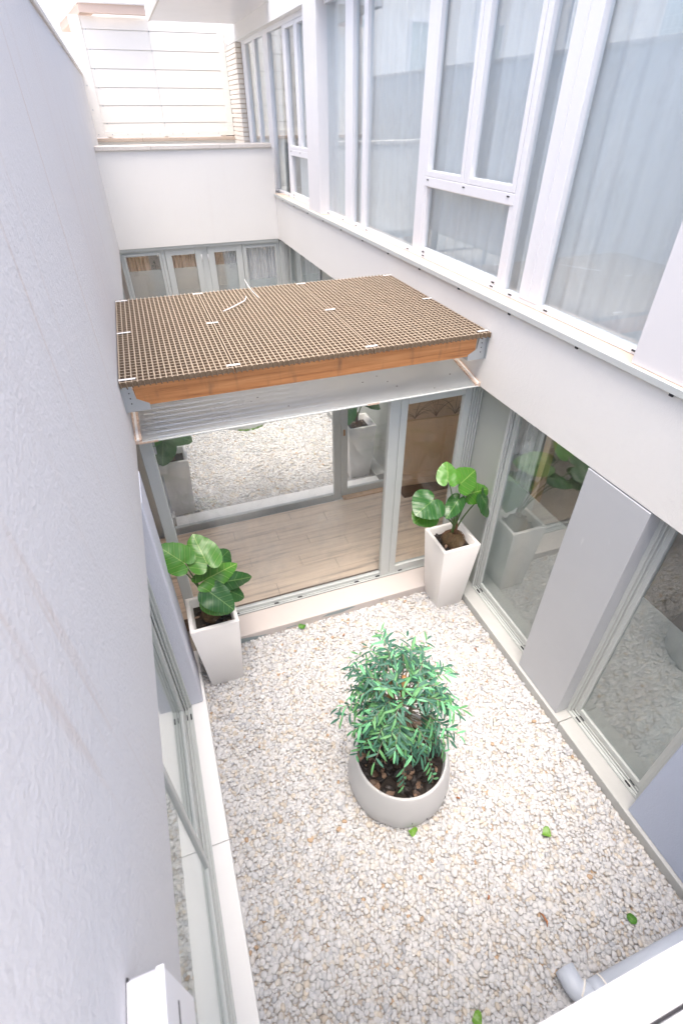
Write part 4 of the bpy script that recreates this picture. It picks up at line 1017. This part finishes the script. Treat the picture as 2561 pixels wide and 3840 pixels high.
# a leading shoot and low sprays that hang over the mulch
part('twig', tw, TWIG, bu, True)
for (x0, y0, z0, x1, y1, z1, n_) in ((1.0, 1.74, 1.45, .93, 1.86, 1.80, 10), (1.18, 1.5, .75, 1.22, 1.40, .50, 9), (1.0, 1.5, .8, .97, 1.40, .58, 8), (1.3, 1.6, .7, 1.38, 1.52, .55, 8), (.86, 1.7, .9, .70, 1.66, .72, 9)):
    a = Vector((x0, y0, z0)); b = Vector((x1, y1, z1)); part('twig', MB().tube([a, a.lerp(b, .5) + Vector((0, 0, .03)), b], [.003, .0025, .0015], 4), TWIG, bu, True)
    for q in range(n_):
        p = a.lerp(b, .3 + .7 * q / (n_ - 1)); td = (b - a).normalized(); side = td.cross(Vector((.3, -.6, .7))).normalized()
        ld = (td * .6 + side * (1 if q % 2 else -1) * .8 + Vector((0, 0, -.1))).normalized(); nn = Vector((0, -.5, .85)); nn = (nn - ld * nn.dot(ld)).normalized()
        leaf_list.append((p, ld, nn, rb_.uniform(.065, .09), rb_.choice((0, 0, 1, 2)), rb_.randrange(6)))
camp = Vector((0, 0, 4.4)); leaf_list.sort(key=lambda q: (q[0] - camp).length)
fol = {0: [], 1: [], 2: []}
for i, (p, ld, nn, L_, kind, var) in enumerate(leaf_list):
    Mx = Matrix((ld, nn.cross(ld), nn)).transposed()
    if i < 300:
        o = place('leaf', LMESH[kind][var], bu, p); o.rotation_mode = 'QUATERNION'; o.rotation_quaternion = Mx.to_quaternion(); o.scale = (L_, L_, L_)
    else: fol[kind].append((p, Mx, L_, var))
m = MB(); uvs = []; mi = []
for kind in (0, 1, 2):
    for p, Mx, L_, var in fol[kind]:
        src = LMESH[kind][var]; m.add([p + Mx @ (v.co * L_) for v in src.vertices], [tuple(f.vertices) for f in src.polygons]); mi += [kind] * len(src.polygons)
        uvs += [tuple(u.uv) for u in src.uv_layers[0].data]
o = part('foliage', m, LF1, bu, True); o['kind'] = 'stuff'; o.data.materials.append(LF2); o.data.materials.append(LF3)
o.data.polygons.foreach_set('material_index', mi); uv = o.data.uv_layers.new(name='UVMap'); uv.data.foreach_set('uv', np.array(uvs).ravel())

# ------------------------------------------------------------------ fallen leaves
def fallen(x, y, size, rz_, label, mat, cat='leaf'):
    P = Vector((x, y, .034)); d = Vector((math.cos(rz_), math.sin(rz_), .1))
    vs = [P]; uvs = [(.4, .5)]
    for k in range(16):
        a = 2 * math.pi * k / 16; r_ = size * (.40 + .20 * max(0, math.cos(a)) ** 3 + .05 * math.cos(3 * a) + random.uniform(-.03, .03))
        q = Vector((math.cos(a + rz_) * r_, math.sin(a + rz_) * r_ * .85, size * .20 * math.cos(2 * a + 1) + .012)); vs.append(P + q); uvs.append((.4 + .5 * math.cos(a), .5 + .5 * math.sin(a)))
    fs = [(0, k + 1, (k + 1) % 16 + 1) for k in range(16)]
    o = part('fallen_leaf', MB().add(vs, fs), mat, smooth=True, loc=(x, y, .034)); tag(o, label, cat, 'leaves fallen on the pebbles')
    uv = o.data.uv_layers.new(name='UVMap'); li = np.empty(len(o.data.loops), int); o.data.loops.foreach_get('vertex_index', li); uv.data.foreach_set('uv', np.array(uvs)[li].ravel())
fallen(1.022, 1.265, .075, .4, 'green leaf lying right at the foot of the round pot', GREENL)
fallen(1.986, .905, .085, 1.2, 'bright green leaf lying alone on the open pebbles right of the pot', GREENL)
fallen(2.205, .262, .075, 2.0, 'green leaf lying beside the grey drain pipe', EARL)
fallen(.937, .20, .08, 1.0, 'bright green leaf at the very bottom edge of the pebbles', GREENL)
fallen(.80, 3.47, .085, 3.0, 'dark green leaf lying against the pavilion curb', EARL)
def curl_leaf(x, y, label, L_=.07, r=1.0):
    pts = [(x, y, .034), (x + L_ * .3 * math.cos(r), y + L_ * .3 * math.sin(r), .046), (x + L_ * .7 * math.cos(r + .3), y + L_ * .7 * math.sin(r + .3), .042), (x + L_ * math.cos(r + .5), y + L_ * math.sin(r + .5), .036)]
    o = part('dry_leaf', MB().tube(pts, [.002, .008, .007, .001], 5), BROWNL, smooth=True, loc=(x, y, .034)); tag(o, label, 'leaf', 'dry brown leaves on the pebbles')
curl_leaf(1.63, .43, 'curled reddish-brown dry leaf on the pebbles near the drain pipe', .09, 1.1)
curl_leaf(1.33, .70, 'tiny brown dry leaf midway between pot and drain pipe', .035, .3)
curl_leaf(1.49, 1.35, 'small orange-brown dry leaf just right of the round pot', .035, 2.0)
curl_leaf(1.15, 3.2, 'brown dry leaf behind the bush near the pavilion curb', .05, .2)
curl_leaf(2.38, 2.55, 'brown dry leaf near the right kerb by the grey panel', .05, 1.0)

# ------------------------------------------------------------------ drain pipe, foreground sill and box
dp = thing('drain_pipe', (2.1, .06, 0), 'grey plastic drain pipe with elbow lying on the pebbles at lower right', 'pipe')
PR = .062
part('pipe', MB().tube([(1.66, .055, .10), (3.0, .055, .10)], PR, 24), PIPE, dp, True)
pts = []; rad_ = []
for k in range(9):
    a = math.pi / 2 * k / 8; pts.append((1.66 - .085 * math.sin(a), .055 + .085 * (1 - math.cos(a)), .10)); rad_.append(PR + .003)
el = part('elbow', MB().tube(pts + [(1.575, .215, .095)], rad_ + [PR + .003], 24), PIPE, dp, True)
part('collar', MB().tube([(1.655, .055, .10), (1.74, .055, .10)], PR + .005, 24), PIPE, dp, True)
part('collar_ring', MB().tube([(1.738, .055, .10), (1.748, .055, .10)], PR + .008, 24), FENCE, dp, True)
part('collar_ring', MB().tube([(1.598, .095, .10), (1.604, .087, .10)], PR + .0075, 24), FENCE, dp, True)

nw = thing('building', (1.2, -.2, 0), 'near white building with the window sill in the bottom right corner', 'building')
part('wall', B(XL + .001, XR - .001, -.4, -.012, -.08, 3.16), WHITE, nw)
part('sill', B(.0, XR - .03, -.047, .0165, 3.1605, 3.1995, .007), UPAL, nw)
part('sill_rib', B(.0, XR - .03, -.012, -.009, 3.1996, 3.2015), UPAL, nw)
part('gap_seal', B(.0, XR - .03, -.0525, -.0475, 3.161, 3.190), DARK, nw)
part('window_rail', B(.0, XR - .03, -.16, -.053, 3.161, 3.235, .006), UPAL, nw)
bx = thing('shutter_box', (-.3, .1, 2.71), 'white metal box fixed to the left wall in the bottom left corner', 'metal box')
part('casing', B(XL + .002, -.2615, -.2, .348, 2.715, 3.044, .004), UPAL, bx)
part('lid', B(XL + .002, -.278, -.2, .344, 3.0445, 3.0475, .001), UPP, bx); part('rim', B(-.2765, -.2605, -.2, .349, 3.0445, 3.0495, .001), UPAL, bx)
part('seal', B(XL + .0005, XL + .004, -.2, .352, 2.70, 3.046), DARK, bx)
for a, b, z in ((.13, .20, 2.93), (.205, .31, 2.91)): part('slot', B(-.2614, -.2606, a, b, z, z + .012), DARK, bx)
